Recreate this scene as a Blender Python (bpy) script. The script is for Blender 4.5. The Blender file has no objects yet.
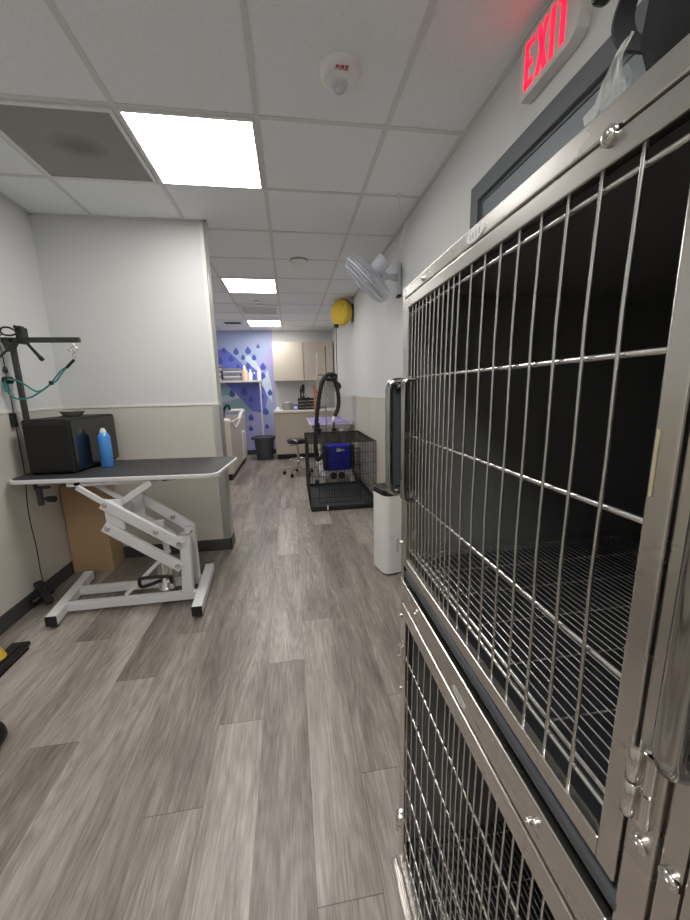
import bpy, bmesh, math, random
from mathutils import Matrix, Vector
PI = math.pi
random.seed(7)
scene = bpy.context.scene
COL = scene.collection

# ------------------------------------------------------------------ camera
F_PX, CAM_H, CEIL = 362.0, 1.33, 2.566
def _rot(yaw, pitch, roll):
    cy, sy, cp, sp, cr, sr = math.cos(yaw), math.sin(yaw), math.cos(pitch), math.sin(pitch), math.cos(roll), math.sin(roll)
    return Matrix(((cy,0,sy),(0,1,0),(-sy,0,cy))) @ Matrix(((1,0,0),(0,cp,-sp),(0,sp,cp))) @ Matrix(((cr,-sr,0),(sr,cr,0),(0,0,1)))
MC = _rot(0.1448, -0.1912, 0.0230)
def _w(v): return Vector((v[0], v[2], -v[1]))
cx_, cyy, cz_ = _w(MC.col[0]), -_w(MC.col[1]), -_w(MC.col[2])
cam_d = bpy.data.cameras.new('camera'); cam = bpy.data.objects.new('camera', cam_d); COL.objects.link(cam)
m4 = Matrix((cx_, cyy, cz_)).transposed().to_4x4(); m4.translation = Vector((0,0,CAM_H)); cam.matrix_world = m4
cam_d.sensor_fit = 'VERTICAL'; cam_d.sensor_height = 36; cam_d.sensor_width = 36; cam_d.lens = 36*F_PX/920
cam_d.clip_start = .01; cam_d.clip_end = 60
scene.camera = cam

# ------------------------------------------------------------------ materials
def S(r, g, b, a=1.0):
    f = lambda c: (c/255/12.92) if c/255 <= .04045 else ((c/255+.055)/1.055)**2.4
    return (f(r), f(g), f(b), a)
def mat(name, col, rough=.5, metal=0., var=.06, scale=8., bump=0., bscale=60., stretch=(1,1,1), spec=.5, emit=None, alpha=None, trans=None, rvar=0., coat=0.):
    m = bpy.data.materials.new(name); m.use_nodes = True
    nt = m.node_tree; N, L = nt.nodes, nt.links
    b = N['Principled BSDF']
    b.inputs['Roughness'].default_value = rough; b.inputs['Metallic'].default_value = metal
    b.inputs['Specular IOR Level'].default_value = spec
    if coat: b.inputs['Coat Weight'].default_value = coat; b.inputs['Coat Roughness'].default_value = .15
    tc = N.new('ShaderNodeTexCoord'); mp = N.new('ShaderNodeMapping'); mp.inputs['Scale'].default_value = stretch
    L.new(tc.outputs['Object'], mp.inputs['Vector'])
    nz = N.new('ShaderNodeTexNoise'); nz.inputs['Scale'].default_value = scale; nz.inputs['Detail'].default_value = 5
    L.new(mp.outputs['Vector'], nz.inputs['Vector'])
    mx = N.new('ShaderNodeMix'); mx.data_type = 'RGBA'
    lo = [max(0, c*(1-var)) for c in col[:3]]+[1]; hi = [min(1, c*(1+var)) for c in col[:3]]+[1]
    mx.inputs[6].default_value = lo; mx.inputs[7].default_value = hi
    L.new(nz.outputs['Fac'], mx.inputs[0]); L.new(mx.outputs[2], b.inputs['Base Color'])
    if rvar:
        mr = N.new('ShaderNodeMapRange'); mr.inputs[3].default_value = max(.02, rough-rvar); mr.inputs[4].default_value = rough+rvar
        L.new(nz.outputs['Fac'], mr.inputs[0]); L.new(mr.outputs[0], b.inputs['Roughness'])
    if bump:
        n2 = N.new('ShaderNodeTexNoise'); n2.inputs['Scale'].default_value = bscale; n2.inputs['Detail'].default_value = 3
        L.new(mp.outputs['Vector'], n2.inputs['Vector'])
        bp = N.new('ShaderNodeBump'); bp.inputs['Strength'].default_value = bump; bp.inputs['Distance'].default_value = .004
        L.new(n2.outputs['Fac'], bp.inputs['Height']); L.new(bp.outputs['Normal'], b.inputs['Normal'])
    if emit: b.inputs['Emission Color'].default_value = emit[0]; b.inputs['Emission Strength'].default_value = emit[1]
    if alpha is not None: b.inputs['Alpha'].default_value = alpha
    if trans is not None: b.inputs['Transmission Weight'].default_value = trans
    return m

M = {}
M['wall_paint'] = mat('wall_paint', S(212,213,212), .6, var=.015, bump=.05, bscale=150)
M['wains'] = mat('wainscot_panel', S(203,199,189), .42, var=.02, bump=.12, bscale=70)
M['rail'] = mat('panel_rail', S(222,221,214), .4, var=.01)
M['base'] = mat('vinyl_base', S(66,68,70), .45, var=.08)
M['grid'] = mat('grid_white', S(213,214,213), .5, var=.02)
M['alu'] = mat('corner_aluminium', (.60,.60,.59,1), .38, .9, var=.05, stretch=(1,1,.1), scale=20)
M['door_frame'] = mat('door_frame_grey', S(98,103,107), .4, var=.04)
M['door_leaf'] = mat('door_leaf_grey', S(126,134,140), .4, var=.04)
M['steel'] = mat('stainless', (.60,.575,.54,1), .27, 1., var=.10, scale=9, stretch=(1,.25,1), rvar=.10, bump=.04, bscale=30)
M['steel_bright'] = mat('stainless_polished', (.68,.66,.63,1), .14, 1., var=.05, scale=12, rvar=.06)
M['wire'] = mat('chrome_wire', (.55,.54,.52,1), .26, 1., var=.08, scale=40)
M['grate'] = mat('floor_grate_wire', (.80,.79,.77,1), .24, 1., var=.06, scale=40)
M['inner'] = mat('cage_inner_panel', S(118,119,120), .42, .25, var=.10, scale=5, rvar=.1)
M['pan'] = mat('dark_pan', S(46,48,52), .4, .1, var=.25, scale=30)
M['rubber'] = mat('dark_tube', S(72,76,80), .35, .3, var=.08)
M['black'] = mat('black_plastic', S(26,26,28), .45, var=.15, scale=15)
M['black_matte'] = mat('black_matte', S(17,17,19), .7, var=.2, scale=20)
M['black_gloss'] = mat('black_gloss', S(20,20,22), .1, var=.1, coat=.4)
M['black_mat'] = mat('black_table_mat', S(58,58,60), .55, var=.12, scale=40, bump=.35, bscale=260)
M['white_metal'] = mat('white_enamel', S(226,226,228), .35, var=.03)
M['white_plastic'] = mat('white_plastic', S(232,232,230), .35, var=.02)
M['grey_plastic'] = mat('grey_plastic', S(198,202,210), .4, var=.03)
M['fan_wire'] = mat('fan_wire_grey', S(196,200,210), .35, var=.04)
M['post_grey'] = mat('arm_grey', S(66,66,66), .45, .3, var=.10)
M['card'] = mat('cardboard', S(176,147,112), .8, var=.06, scale=4, stretch=(1,1,6))
M['tape'] = mat('clear_tape', S(170,138,98), .3, var=.04)
M['blue_can'] = mat('can_blue', S(78,152,228), .28, var=.10, scale=20, coat=.3)
M['blue_cap'] = mat('can_cap', S(214,220,226), .35, var=.03)
M['teal'] = mat('teal_cord', S(38,132,132), .6, var=.15, scale=60)
M['chrome'] = mat('chrome', (.72,.71,.70,1), .10, 1., var=.04)
M['yellow'] = mat('yellow_plastic', S(228,194,60), .4, var=.06)
M['dryer_blue'] = mat('dryer_blue', S(32,34,168), .3, var=.10, scale=10)
M['purple'] = mat('purple_mat', S(152,138,202), .55, var=.06, scale=20)
M['purple_box'] = mat('purple_box', S(118,98,184), .5, var=.25, scale=50)
M['trash'] = mat('trash_grey', S(74,80,86), .55, var=.06)
M['cab'] = mat('cabinet_laminate', S(196,186,172), .5, var=.05, scale=6, stretch=(6,6,.6))
M['counter'] = mat('counter_white', S(226,222,214), .35, var=.02)
M['tub'] = mat('tub_beige', S(206,196,186), .35, var=.03)
M['tub_white'] = mat('tub_white', S(238,236,232), .25, var=.02)
M['towel_g'] = mat('towel_grey', S(140,143,152), .9, var=.12, scale=60, bump=.5, bscale=300)
M['towel_w'] = mat('towel_white', S(214,214,218), .9, var=.08, scale=60, bump=.5, bscale=300)
M['peach'] = mat('bottle_peach', S(238,206,178), .4, var=.05)
M['bottle_white'] = mat('bottle_white', S(240,240,242), .35, var=.03)
M['tan'] = mat('tan_leather', S(186,126,92), .6, var=.12, scale=20)
M['jar'] = mat('jar_grey', S(150,152,140), .3, var=.12, scale=30)
M['mur_bg'] = mat('mural_lavender', S(178,176,222), .5, var=.06, scale=3)
M['mur_top'] = mat('mural_grey_blue', S(168,182,216), .5, var=.08, scale=3)
M['mur_band'] = mat('mural_blue', S(112,122,212), .5, var=.08, scale=4)
M['mur_drop'] = mat('mural_deep_blue', S(78,96,186), .5, var=.08, scale=8)
M['mur_teal'] = mat('mural_teal', S(150,196,206), .5, var=.10, scale=6)
M['mur_pale'] = mat('mural_pale', S(206,222,236), .5, var=.06, scale=5)
M['red'] = mat('fire_red', S(176,36,40), .5, var=.05)
M['sign_white'] = mat('sign_housing', S(214,212,208), .4, var=.03)
M['exit_red'] = mat('exit_letters_lit', S(230,20,45), .5, var=.02, emit=((1.0,.012,.05,1), 1.25))
M['lens'] = mat('clear_lens', (.9,.92,.92,1), .08, var=.02, trans=.45)
M['sticker'] = mat('oval_sticker', S(206,206,204), .4, var=.08, scale=120)
M['sticker_ink'] = mat('oval_sticker_ink', S(150,150,152), .4, var=.05)
M['film'] = mat('clear_film', (.86,.87,.84,1), .18, var=.05, scale=20, alpha=.30)
M['strap'] = mat('strap_black', S(22,23,25), .75, var=.15, scale=40)
M['bag'] = mat('bag_black', S(15,16,17), .85, var=.15, scale=18, bump=.3, bscale=40, spec=.2)
M['residue'] = mat('tape_residue', S(176,168,138), .5, var=.10, scale=60)
M['tag_white'] = mat('white_tag', S(232,234,238), .5, var=.03)
M['handle_steel'] = mat('handle_steel', (.36,.355,.34,1), .13, 1., var=.06, scale=12, rvar=.04)
M['mid_grey'] = mat('mid_grey', S(150,150,150), .5, var=.04)
M['tray'] = mat('tray_black', S(50,52,54), .45, var=.1)
M['crate'] = mat('crate_wire_black', S(20,20,22), .4, .2, var=.1)
M['grille'] = mat('grille_dark', S(104,103,102), .7, var=.10, scale=3)

# lamp diffuser
def light_mat(strength):
    m = bpy.data.materials.new('lit_diffuser'); m.use_nodes = True; nt = m.node_tree; nt.nodes.clear()
    e = nt.nodes.new('ShaderNodeEmission'); o = nt.nodes.new('ShaderNodeOutputMaterial')
    e.inputs[0].default_value = (1.0, .978, .95, 1); e.inputs[1].default_value = strength
    nt.links.new(e.outputs[0], o.inputs[0]); return m
M['lit'] = light_mat(17.0)

# ceiling tile
def ceil_mat():
    m = mat('ceiling_tile', S(236,239,242), .85, var=.03, scale=40, bump=.55, bscale=120)
    nt = m.node_tree; N, L = nt.nodes, nt.links; b = N['Principled BSDF']
    tc = [n for n in N if n.type == 'TEX_COORD'][0]
    v = N.new('ShaderNodeTexVoronoi'); v.inputs['Scale'].default_value = 75; L.new(tc.outputs['Object'], v.inputs['Vector'])
    n3 = N.new('ShaderNodeTexNoise'); n3.inputs['Scale'].default_value = 9; L.new(tc.outputs['Object'], n3.inputs['Vector'])
    r = N.new('ShaderNodeMapRange'); r.inputs[1].default_value = .10; r.inputs[2].default_value = .26; r.inputs[3].default_value = .86; r.inputs[4].default_value = 1
    L.new(v.outputs['Distance'], r.inputs[0])
    mx = [n for n in N if n.type == 'MIX'][0]
    mul = N.new('ShaderNodeMix'); mul.data_type = 'RGBA'; mul.blend_type = 'MULTIPLY'; mul.inputs[0].default_value = 1
    L.new(mx.outputs[2], mul.inputs[6]); L.new(r.outputs[0], mul.inputs[7]); L.new(mul.outputs[2], b.inputs['Base Color'])
    return m
M['tile'] = ceil_mat()

# plank floor: every plank carries its own random seed and its own UV, grain runs along it
def floor_mat():
    m = bpy.data.materials.new('plank_floor'); m.use_nodes = True; nt = m.node_tree; N, L = nt.nodes, nt.links
    b = N['Principled BSDF']
    def math_(op, a, c=None):
        n = N.new('ShaderNodeMath'); n.operation = op
        for i, x in enumerate((a, c)):
            if x is None: continue
            if hasattr(x, 'links'): L.new(x, n.inputs[i])
            else: n.inputs[i].default_value = x
        return n.outputs[0]
    tc = N.new('ShaderNodeTexCoord'); at = N.new('ShaderNodeAttribute'); at.attribute_name = 'seed'
    sp = N.new('ShaderNodeSeparateColor'); L.new(at.outputs['Color'], sp.inputs[0])
    sx = N.new('ShaderNodeSeparateXYZ'); L.new(tc.outputs['Object'], sx.inputs[0])
    def grain(kx, ky, ks, detail, dist):
        c = N.new('ShaderNodeCombineXYZ')
        L.new(math_('MULTIPLY', sx.outputs[0], kx), c.inputs[0]); L.new(math_('MULTIPLY', sx.outputs[1], ky), c.inputs[1]); L.new(math_('MULTIPLY', sp.outputs[0], ks), c.inputs[2])
        n = N.new('ShaderNodeTexNoise'); n.inputs['Scale'].default_value = 1; n.inputs['Detail'].default_value = detail; n.inputs['Distortion'].default_value = dist; n.inputs['Roughness'].default_value = .62
        L.new(c.outputs[0], n.inputs['Vector']); return n.outputs['Fac']
    broad = grain(7, 1.0, 60, 3, .7); fine = grain(150, 8, 90, 6, .4); blot = grain(15, 1.7, 33, 4, .9); pore = grain(330, 20, 70, 4, .2)
    # cathedral rings
    c = N.new('ShaderNodeCombineXYZ')
    L.new(math_('MULTIPLY', sx.outputs[0], 7), c.inputs[0]); L.new(math_('MULTIPLY', sx.outputs[1], .9), c.inputs[1]); L.new(math_('MULTIPLY', sp.outputs[0], 41), c.inputs[2])
    nz = N.new('ShaderNodeTexNoise'); nz.inputs['Scale'].default_value = 1; nz.inputs['Detail'].default_value = 1.5; L.new(c.outputs[0], nz.inputs['Vector'])
    ring = math_('SINE', math_('MULTIPLY', nz.outputs['Fac'], 120))
    ringa = math_('MULTIPLY', ring, math_('MULTIPLY', blot, .05))
    v = math_('ADD', math_('MULTIPLY', broad, .45), math_('MULTIPLY', fine, .34))
    v = math_('ADD', v, math_('MULTIPLY', blot, .30))
    v = math_('ADD', v, math_('MULTIPLY', math_('SUBTRACT', sp.outputs[1], .5), .26))
    v = math_('ADD', v, ringa)
    v = math_('ADD', v, math_('MULTIPLY', math_('SUBTRACT', pore, .5), .22))
    r = N.new('ShaderNodeValToRGB'); L.new(v, r.inputs[0])
    e = r.color_ramp.elements; e[0].position = .34; e[0].color = S(94,85,79); e[1].position = .76; e[1].color = S(190,182,173)
    k = e.new(.54); k.color = S(142,133,125)
    uv = N.new('ShaderNodeUVMap'); uv.uv_map = 'plank'; su = N.new('ShaderNodeSeparateXYZ'); L.new(uv.outputs[0], su.inputs[0])
    eu = math_('MULTIPLY', math_('MINIMUM', su.outputs[0], math_('SUBTRACT', 1, su.outputs[0])), .178)
    ev = math_('MULTIPLY', math_('MINIMUM', su.outputs[1], math_('SUBTRACT', 1, su.outputs[1])), 1.22)
    gap = math_('MAXIMUM', math_('MULTIPLY', math_('LESS_THAN', eu, .0009), .38), math_('MULTIPLY', math_('LESS_THAN', ev, .0015), .55))
    mx = N.new('ShaderNodeMix'); mx.data_type = 'RGBA'; L.new(gap, mx.inputs[0]); L.new(r.outputs[0], mx.inputs[6]); mx.inputs[7].default_value = S(60,52,48)
    L.new(mx.outputs[2], b.inputs['Base Color'])
    rr = N.new('ShaderNodeMapRange'); L.new(fine, rr.inputs[0]); rr.inputs[3].default_value = .46; rr.inputs[4].default_value = .30; L.new(rr.outputs[0], b.inputs['Roughness'])
    bp = N.new('ShaderNodeBump'); bp.inputs['Strength'].default_value = .22; bp.inputs['Distance'].default_value = .002
    L.new(math_('SUBTRACT', fine, gap), bp.inputs['Height']); L.new(bp.outputs[0], b.inputs['Normal'])
    return m
M['floor'] = floor_mat()

# perforated return grille: small holes and a brown stain of its own
def perf_mat():
    m = mat('perforated_grille', S(150,148,146), .7, var=.07, scale=4)
    nt = m.node_tree; N, L = nt.nodes, nt.links; b = N['Principled BSDF']; tc = [n for n in N if n.type == 'TEX_COORD'][0]
    v = N.new('ShaderNodeTexVoronoi'); v.inputs['Scale'].default_value = 130; v.inputs['Randomness'].default_value = 0; L.new(tc.outputs['Object'], v.inputs['Vector'])
    r = N.new('ShaderNodeMapRange'); r.inputs[1].default_value = .28; r.inputs[2].default_value = .38; r.inputs[3].default_value = .45; r.inputs[4].default_value = 1; L.new(v.outputs['Distance'], r.inputs[0])
    mx = [n for n in N if n.type == 'MIX'][0]
    mul = N.new('ShaderNodeMix'); mul.data_type = 'RGBA'; mul.blend_type = 'MULTIPLY'; mul.inputs[0].default_value = 1
    L.new(mx.outputs[2], mul.inputs[6]); L.new(r.outputs[0], mul.inputs[7])
    ln = N.new('ShaderNodeVectorMath'); ln.operation = 'LENGTH'; mp = N.new('ShaderNodeMapping'); mp.inputs['Location'].default_value = (-.02,.02,0); mp.inputs['Scale'].default_value = (1,1.4,0)
    nz = N.new('ShaderNodeTexNoise'); nz.inputs['Scale'].default_value = 9; L.new(tc.outputs['Object'], nz.inputs['Vector'])
    L.new(tc.outputs['Object'], mp.inputs[0]); L.new(mp.outputs[0], ln.inputs[0])
    ad = N.new('ShaderNodeMath'); ad.operation = 'MULTIPLY_ADD'; L.new(nz.outputs['Fac'], ad.inputs[0]); ad.inputs[1].default_value = .10; L.new(ln.outputs['Value'], ad.inputs[2])
    mr = N.new('ShaderNodeMapRange'); mr.inputs[1].default_value = .09; mr.inputs[2].default_value = .20; mr.inputs[3].default_value = .55; mr.inputs[4].default_value = 0; L.new(ad.outputs[0], mr.inputs[0])
    m2 = N.new('ShaderNodeMix'); m2.data_type = 'RGBA'; L.new(mr.outputs[0], m2.inputs[0]); L.new(mul.outputs[2], m2.inputs[6]); m2.inputs[7].default_value = S(92,82,74)
    L.new(m2.outputs[2], b.inputs['Base Color']); return m
M['perf'] = perf_mat()

# ------------------------------------------------------------------ mesh helpers
def R3(ax=(0,0,1), ang=0.): return Matrix.Rotation(ang, 4, Vector(ax))
def T3(x, y, z): return Matrix.Translation((x, y, z))
def newbm(): return bmesh.new()
def box(bm, lo, hi, bev=0., mi=0, X=None, seg=2):
    """axis-aligned box between two corners, optionally bevelled, transformed by X"""
    lo, hi = [min(a, b) for a, b in zip(lo, hi)], [max(a, b) for a, b in zip(lo, hi)]
    t = bmesh.new(); r = bmesh.ops.create_cube(t, size=1)
    for v in t.verts: v.co = Vector([(l+h)/2 + c*(h-l) for l, h, c in zip(lo, hi, v.co)])
    if bev > 0: bmesh.ops.bevel(t, geom=t.edges[:], offset=bev, segments=seg, profile=.5, affect='EDGES')
    if X is not None: bmesh.ops.transform(t, matrix=X, verts=t.verts)
    _merge(bm, t, mi, smooth=False); return bm
def _merge(bm, t, mi=0, smooth=None):
    vm = {v: bm.verts.new(v.co) for v in t.verts}
    for f in t.faces:
        try: g = bm.faces.new([vm[v] for v in f.verts])
        except ValueError: continue
        g.material_index = mi; g.smooth = f.smooth if smooth is None else smooth
    t.free()
def frame_of(d):
    d = d.normalized(); a = Vector((0,0,1)) if abs(d.z) < .9 else Vector((1,0,0))
    u = d.cross(a).normalized(); return u, d.cross(u).normalized()
def tube(bm, pts, r, n=8, closed=False, mi=0, caps=True, radii=None):
    pts = [Vector(p) for p in pts]; k = len(pts); rings = []
    u = None
    for i, p in enumerate(pts):
        a = pts[i-1] if (i > 0 or closed) else p; b = pts[(i+1) % k] if (i < k-1 or closed) else p
        d = (b-a).normalized()
        if u is None: u, v = frame_of(d)
        else:
            u = (u - d*u.dot(d)).normalized() if (u - d*u.dot(d)).length > 1e-6 else frame_of(d)[0]; v = d.cross(u)
        rr = radii[i] if radii else r
        # mitre
        rings.append([bm.verts.new(p + (u*math.cos(2*PI*j/n) + v*math.sin(2*PI*j/n))*rr) for j in range(n)])
    for i in range(k if closed else k-1):
        A, B = rings[i], rings[(i+1) % k]
        off = 0
        if closed and i == k-1:
            off = min(range(n), key=lambda o: (A[0].co-B[o].co).length)
        for j in range(n):
            try:
                f = bm.faces.new((A[j], A[(j+1) % n], B[(j+1+off) % n], B[(j+off) % n])); f.smooth = True; f.material_index = mi
            except ValueError: pass
    if caps and not closed:
        for rg in (rings[0][::-1], rings[-1]):
            try: f = bm.faces.new(rg); f.material_index = mi
            except ValueError: pass
    return bm
def bar(bm, a, b, w, h, mi=0, bev=.002, up=(0,0,1)):
    """rectangular bar from a to b: w sideways, h along 'up'"""
    a, b, up = Vector(a), Vector(b), Vector(up); d = (b-a); L = d.length; d.normalize()
    s = d.cross(up).normalized(); u = s.cross(d).normalized()
    X = Matrix((( d.x, s.x, u.x, a.x), (d.y, s.y, u.y, a.y), (d.z, s.z, u.z, a.z), (0,0,0,1)))
    return box(bm, (0,-w/2,-h/2), (L,w/2,h/2), bev, mi, X, 1)
def lathe(bm, prof, n=24, X=None, mi=0, smooth=True):
    """profile [(r, z)] about local z"""
    t = bmesh.new(); rings = []
    for r, z in prof:
        rings.append([t.verts.new((max(r,1e-5)*math.cos(2*PI*j/n), max(r,1e-5)*math.sin(2*PI*j/n), z)) for j in range(n)])
    for A, B in zip(rings, rings[1:]):
        for j in range(n):
            f = t.faces.new((A[j], A[(j+1) % n], B[(j+1) % n], B[j])); f.smooth = smooth
    t.faces.new(rings[0][::-1]); t.faces.new(rings[-1])
    if X is not None: bmesh.ops.transform(t, matrix=X, verts=t.verts)
    bmesh.ops.recalc_face_normals(t, faces=t.faces)
    _merge(bm, t, mi); return bm
def cyl(bm, a, b, r, n=16, mi=0, bev=0):
    a, b = Vector(a), Vector(b); L = (b-a).length
    q = Vector((0,0,1)).rotation_difference((b-a).normalized()).to_matrix().to_4x4(); q.translation = a
    pr = [(r,0),(r,L)] if not bev else [(r-bev,0),(r,bev),(r,L-bev),(r-bev,L)]
    return lathe(bm, pr, n, q, mi)
def prism(bm, poly, z0, z1, X=None, mi=0, mi_top=None, bev=0.):
    t = bmesh.new(); A = [t.verts.new((x,y,z0)) for x,y in poly]; B = [t.verts.new((x,y,z1)) for x,y in poly]
    n = len(poly); t.faces.new(A[::-1]); top = t.faces.new(B)
    for i in range(n): t.faces.new((A[i], A[(i+1)%n], B[(i+1)%n], B[i]))
    bmesh.ops.recalc_face_normals(t, faces=t.faces)
    if bev: bmesh.ops.bevel(t, geom=t.edges[:], offset=bev, segments=2, profile=.5, affect='EDGES')
    if X is not None: bmesh.ops.transform(t, matrix=X, verts=t.verts)
    _merge(bm, t, mi, False); return bm
def rrect(w, d, r, n=6, cx=0, cy=0, rot=0):
    out = []
    for sx, sy, a0 in ((1,1,0),(-1,1,90),(-1,-1,180),(1,-1,270)):
        for i in range(n+1):
            a = math.radians(a0+90*i/n); out.append((sx*(w/2-r)+r*math.cos(a), sy*(d/2-r)+r*math.sin(a)))
    c, s = math.cos(rot), math.sin(rot)
    return [(cx+x*c-y*s, cy+x*s+y*c) for x, y in out]
def spline(pts, n=8, closed=False):
    P = [Vector(p) for p in pts]; out = []; k = len(P)
    for i in range(k if closed else k-1):
        if closed: p0, p1, p2, p3 = P[i-1], P[i], P[(i+1)%k], P[(i+2)%k]
        else: p0, p1, p2, p3 = P[max(i-1,0)], P[i], P[i+1], P[min(i+2,k-1)]
        for j in range(n):
            t = j/n; out.append(.5*((2*p1)+(p2-p0)*t+(2*p0-5*p1+4*p2-p3)*t*t+(3*p1-p0-3*p2+p3)*t**3))
    if not closed: out.append(P[-1])
    return out

ROOT = {}
def thing(name, label, cat, loc, rotz=0., group=None):
    o = bpy.data.objects.new(name, None); COL.objects.link(o); o.location = loc; o.rotation_euler = (0,0,rotz)
    o.empty_display_size = .05; o['label'] = label; o['category'] = cat
    if group: o['group'] = group
    ROOT[o.name] = Matrix.Translation(loc) @ Matrix.Rotation(rotz, 4, 'Z'); return o
def mesh(name, bm, mats, parent=None, local=False, label=None):
    """bm in world coordinates (or the parent's own when local) -> one object under parent"""
    if parent is not None and not local:
        p = parent
        while p.parent: p = p.parent
        bmesh.ops.transform(bm, matrix=ROOT[p.name].inverted(), verts=bm.verts)
    bm.normal_update()
    for e in bm.edges:
        if len(e.link_faces) != 2 or e.calc_face_angle(0) > 1.1: e.smooth = False
    me = bpy.data.meshes.new(name); bm.to_mesh(me); bm.free()
    for m in (mats if isinstance(mats, (list,tuple)) else [mats]): me.materials.append(M[m] if isinstance(m, str) else m)
    o = bpy.data.objects.new(name, me); COL.objects.link(o)
    if parent is not None: o.parent = parent
    if label: o['label'] = label
    return o
def solo(name, bm, mats, label, cat, loc, group=None):
    """a thing that is one mesh, its origin at its base"""
    bmesh.ops.transform(bm, matrix=Matrix.Translation(loc).inverted(), verts=bm.verts)
    o = mesh(name, bm, mats); o.location = loc; o['label'] = label; o['category'] = cat
    ROOT[o.name] = Matrix.Translation(loc)
    if group: o['group'] = group
    return o
def struct(name, bm, mats):
    o = mesh(name, bm, mats); o['kind'] = 'structure'; return o
def copy_tree(o, parent=None):
    c = o.copy(); COL.objects.link(c)
    if parent is not None: c.parent = parent
    else: ROOT[c.name] = ROOT[o.name].copy()
    for ch in list(o.children): copy_tree(ch, c)
    return c

# ------------------------------------------------------------------ room
XL, XR, YB, YF = -1.707, .93, 7.95, -2.4
PY0, PY1, PX = 3.05, 3.19, -.566                     # short return wall
RAIL = 1.235
bm = newbm(); seedl = bm.loops.layers.float_color.new('seed'); uvl = bm.loops.layers.uv.new('plank')
joint = {-10:.4,-9:1.0,-8:.2,-7:.75,-6:1.33,-5:1.63,-4:1.94,-3:1.01,-2:1.31,-1:1.62,0:.715,1:1.03,2:1.335,3:.5,4:.9,5:.3,6:.1}
tone = {(-3,1.01):.25,(-3,-.21):.5,(-2,.09):.78,(-2,1.31):.45,(-1,.4):.35,(-1,1.62):.62,(0,.715):.66,(0,1.935):.5,(1,1.03):.36,(-6,.11):.34,(-6,1.33):.72,(-5,.41):.72,(-4,.72):.55,(-6,.72):.3}
rg = random.Random(3)
for k in range(-10, 6):
    x0, x1 = max(XL, .005+.1775*k), min(XR, .005+.1775*(k+1))
    if x1-x0 < .001: continue
    y = joint[k]-1.22*4
    while y < YB:
        a, b = max(y, YF), min(y+1.22, YB); s1, s2 = rg.random(), .5+(rg.random()-.5)*.7
        for (kk, jy), tv in tone.items():
            if kk == k and abs(jy-y) < .05: s2 = tv
        if b-a > .001:
            f = bm.faces.new([bm.verts.new(c) for c in ((x0,a,0),(x1,a,0),(x1,b,0),(x0,b,0))])
            us = (x0-(.005+.1775*k))/.1775, (x1-(.005+.1775*k))/.1775; vs = (a-y)/1.22, (b-y)/1.22
            for lp, uv in zip(f.loops, ((us[0],vs[0]),(us[1],vs[0]),(us[1],vs[1]),(us[0],vs[1]))):
                lp[uvl].uv = uv; lp[seedl] = (s1, s2, 0, 1)
        y += 1.22
struct('floor', bm, 'floor')

bm = newbm(); box(bm, (XL-.1,YF-.1,CEIL), (XR+.1,YB+.1,CEIL+.08)); struct('ceiling', bm, 'tile')
GX = [-1.305,-.695,-.085,.525]; GY = [1.957+.6096*k for k in range(0,10)]+[.78,-.44,-1.05,-1.66]
bm = newbm()
for x in GX: box(bm, (x-.012,YF,CEIL-.004), (x+.012,YB,CEIL+.001))
for y in GY: box(bm, (XL,y-.012,CEIL-.0035), (XR,y+.012,CEIL+.001))
for a, b in (((XL,YF),(XL+.022,YB)),((XR-.022,YF),(XR,YB)),((XL,YB-.022),(XR,YB))): box(bm, (*a,CEIL-.005), (*b,CEIL+.001))
box(bm, (XL,PY0-.022,CEIL-.005), (PX+.022,PY0,CEIL+.001)); box(bm, (PX,PY0-.022,CEIL-.005), (PX+.022,PY1+.02,CEIL+.001))
struct('trim_1', bm, 'grid')
def wall(name, lo, hi, faces):
    bm = newbm(); box(bm, lo, hi, 0, 0)
    for a, b in faces: box(bm, a, b, .001, 1, seg=1)
    return struct(name, bm, ['wall_paint','wains'])
wall('wall_left', (XL-.1,YF-.1,0), (XL,YB+.1,CEIL), [((XL,YF,.0),(XL+.003,PY0,RAIL)), ((XL,PY1,0),(XL+.003,YB,RAIL))])
wall('wall_right', (XR,YF-.1,0), (XR+.1,YB+.1,CEIL), [((XR-.003,1.86,0),(XR,4.3,RAIL)), ((XR-.003,4.304,0),(XR,6.7,RAIL)), ((XR-.003,6.704,0),(XR,YB,RAIL)), ((XR-.003,YF,0),(XR,.6,RAIL))])
wall('wall_back', (XL-.1,YB,0), (XR+.1,YB+.1,CEIL), [])
wall('wall_front', (XL-.1,YF-.1,0), (XR+.1,YF,CEIL), [])
wall('wall_partition', (XL,PY0,0), (PX,PY1,CEIL), [((XL,PY0-.003,0),(PX-.05,PY0,RAIL)), ((XL,PY1,0),(PX-.05,PY1+.003,RAIL))])
bm = newbm()
box(bm, (XL,YF,RAIL), (XL+.008,PY0,RAIL+.018), .002); box(bm, (XL,PY0-.008,RAIL), (PX+.004,PY0,RAIL+.016), .002)
box(bm, (XL,PY1,RAIL), (XL+.008,YB,RAIL+.018), .002); box(bm, (XR-.006,1.86,RAIL), (XR,YB,RAIL+.012), .002)
struct('trim_2', bm, 'rail')
bm = newbm()                                         # aluminium corner guard at the end of the return wall
box(bm, (PX-.055,PY0-.006,.1), (PX+.004,PY0-.002,RAIL-.002), .001, seg=1); box(bm, (PX,PY0-.006,.1), (PX+.004,PY1+.006,RAIL-.002), .001, seg=1)
box(bm, (PX-.055,PY1+.002,.1), (PX+.004,PY1+.006,RAIL-.002), .001, seg=1)
struct('trim_3', bm, 'alu')
bm = newbm(); box(bm, (PX-.03,PY0-.002,RAIL+.016), (PX+.002,PY0+.002,CEIL-.006), .0005); box(bm, (PX-.002,PY0-.002,RAIL+.016), (PX+.002,PY0+.03,CEIL-.006), .0005); struct('trim_4', bm, 'rail')
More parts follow.
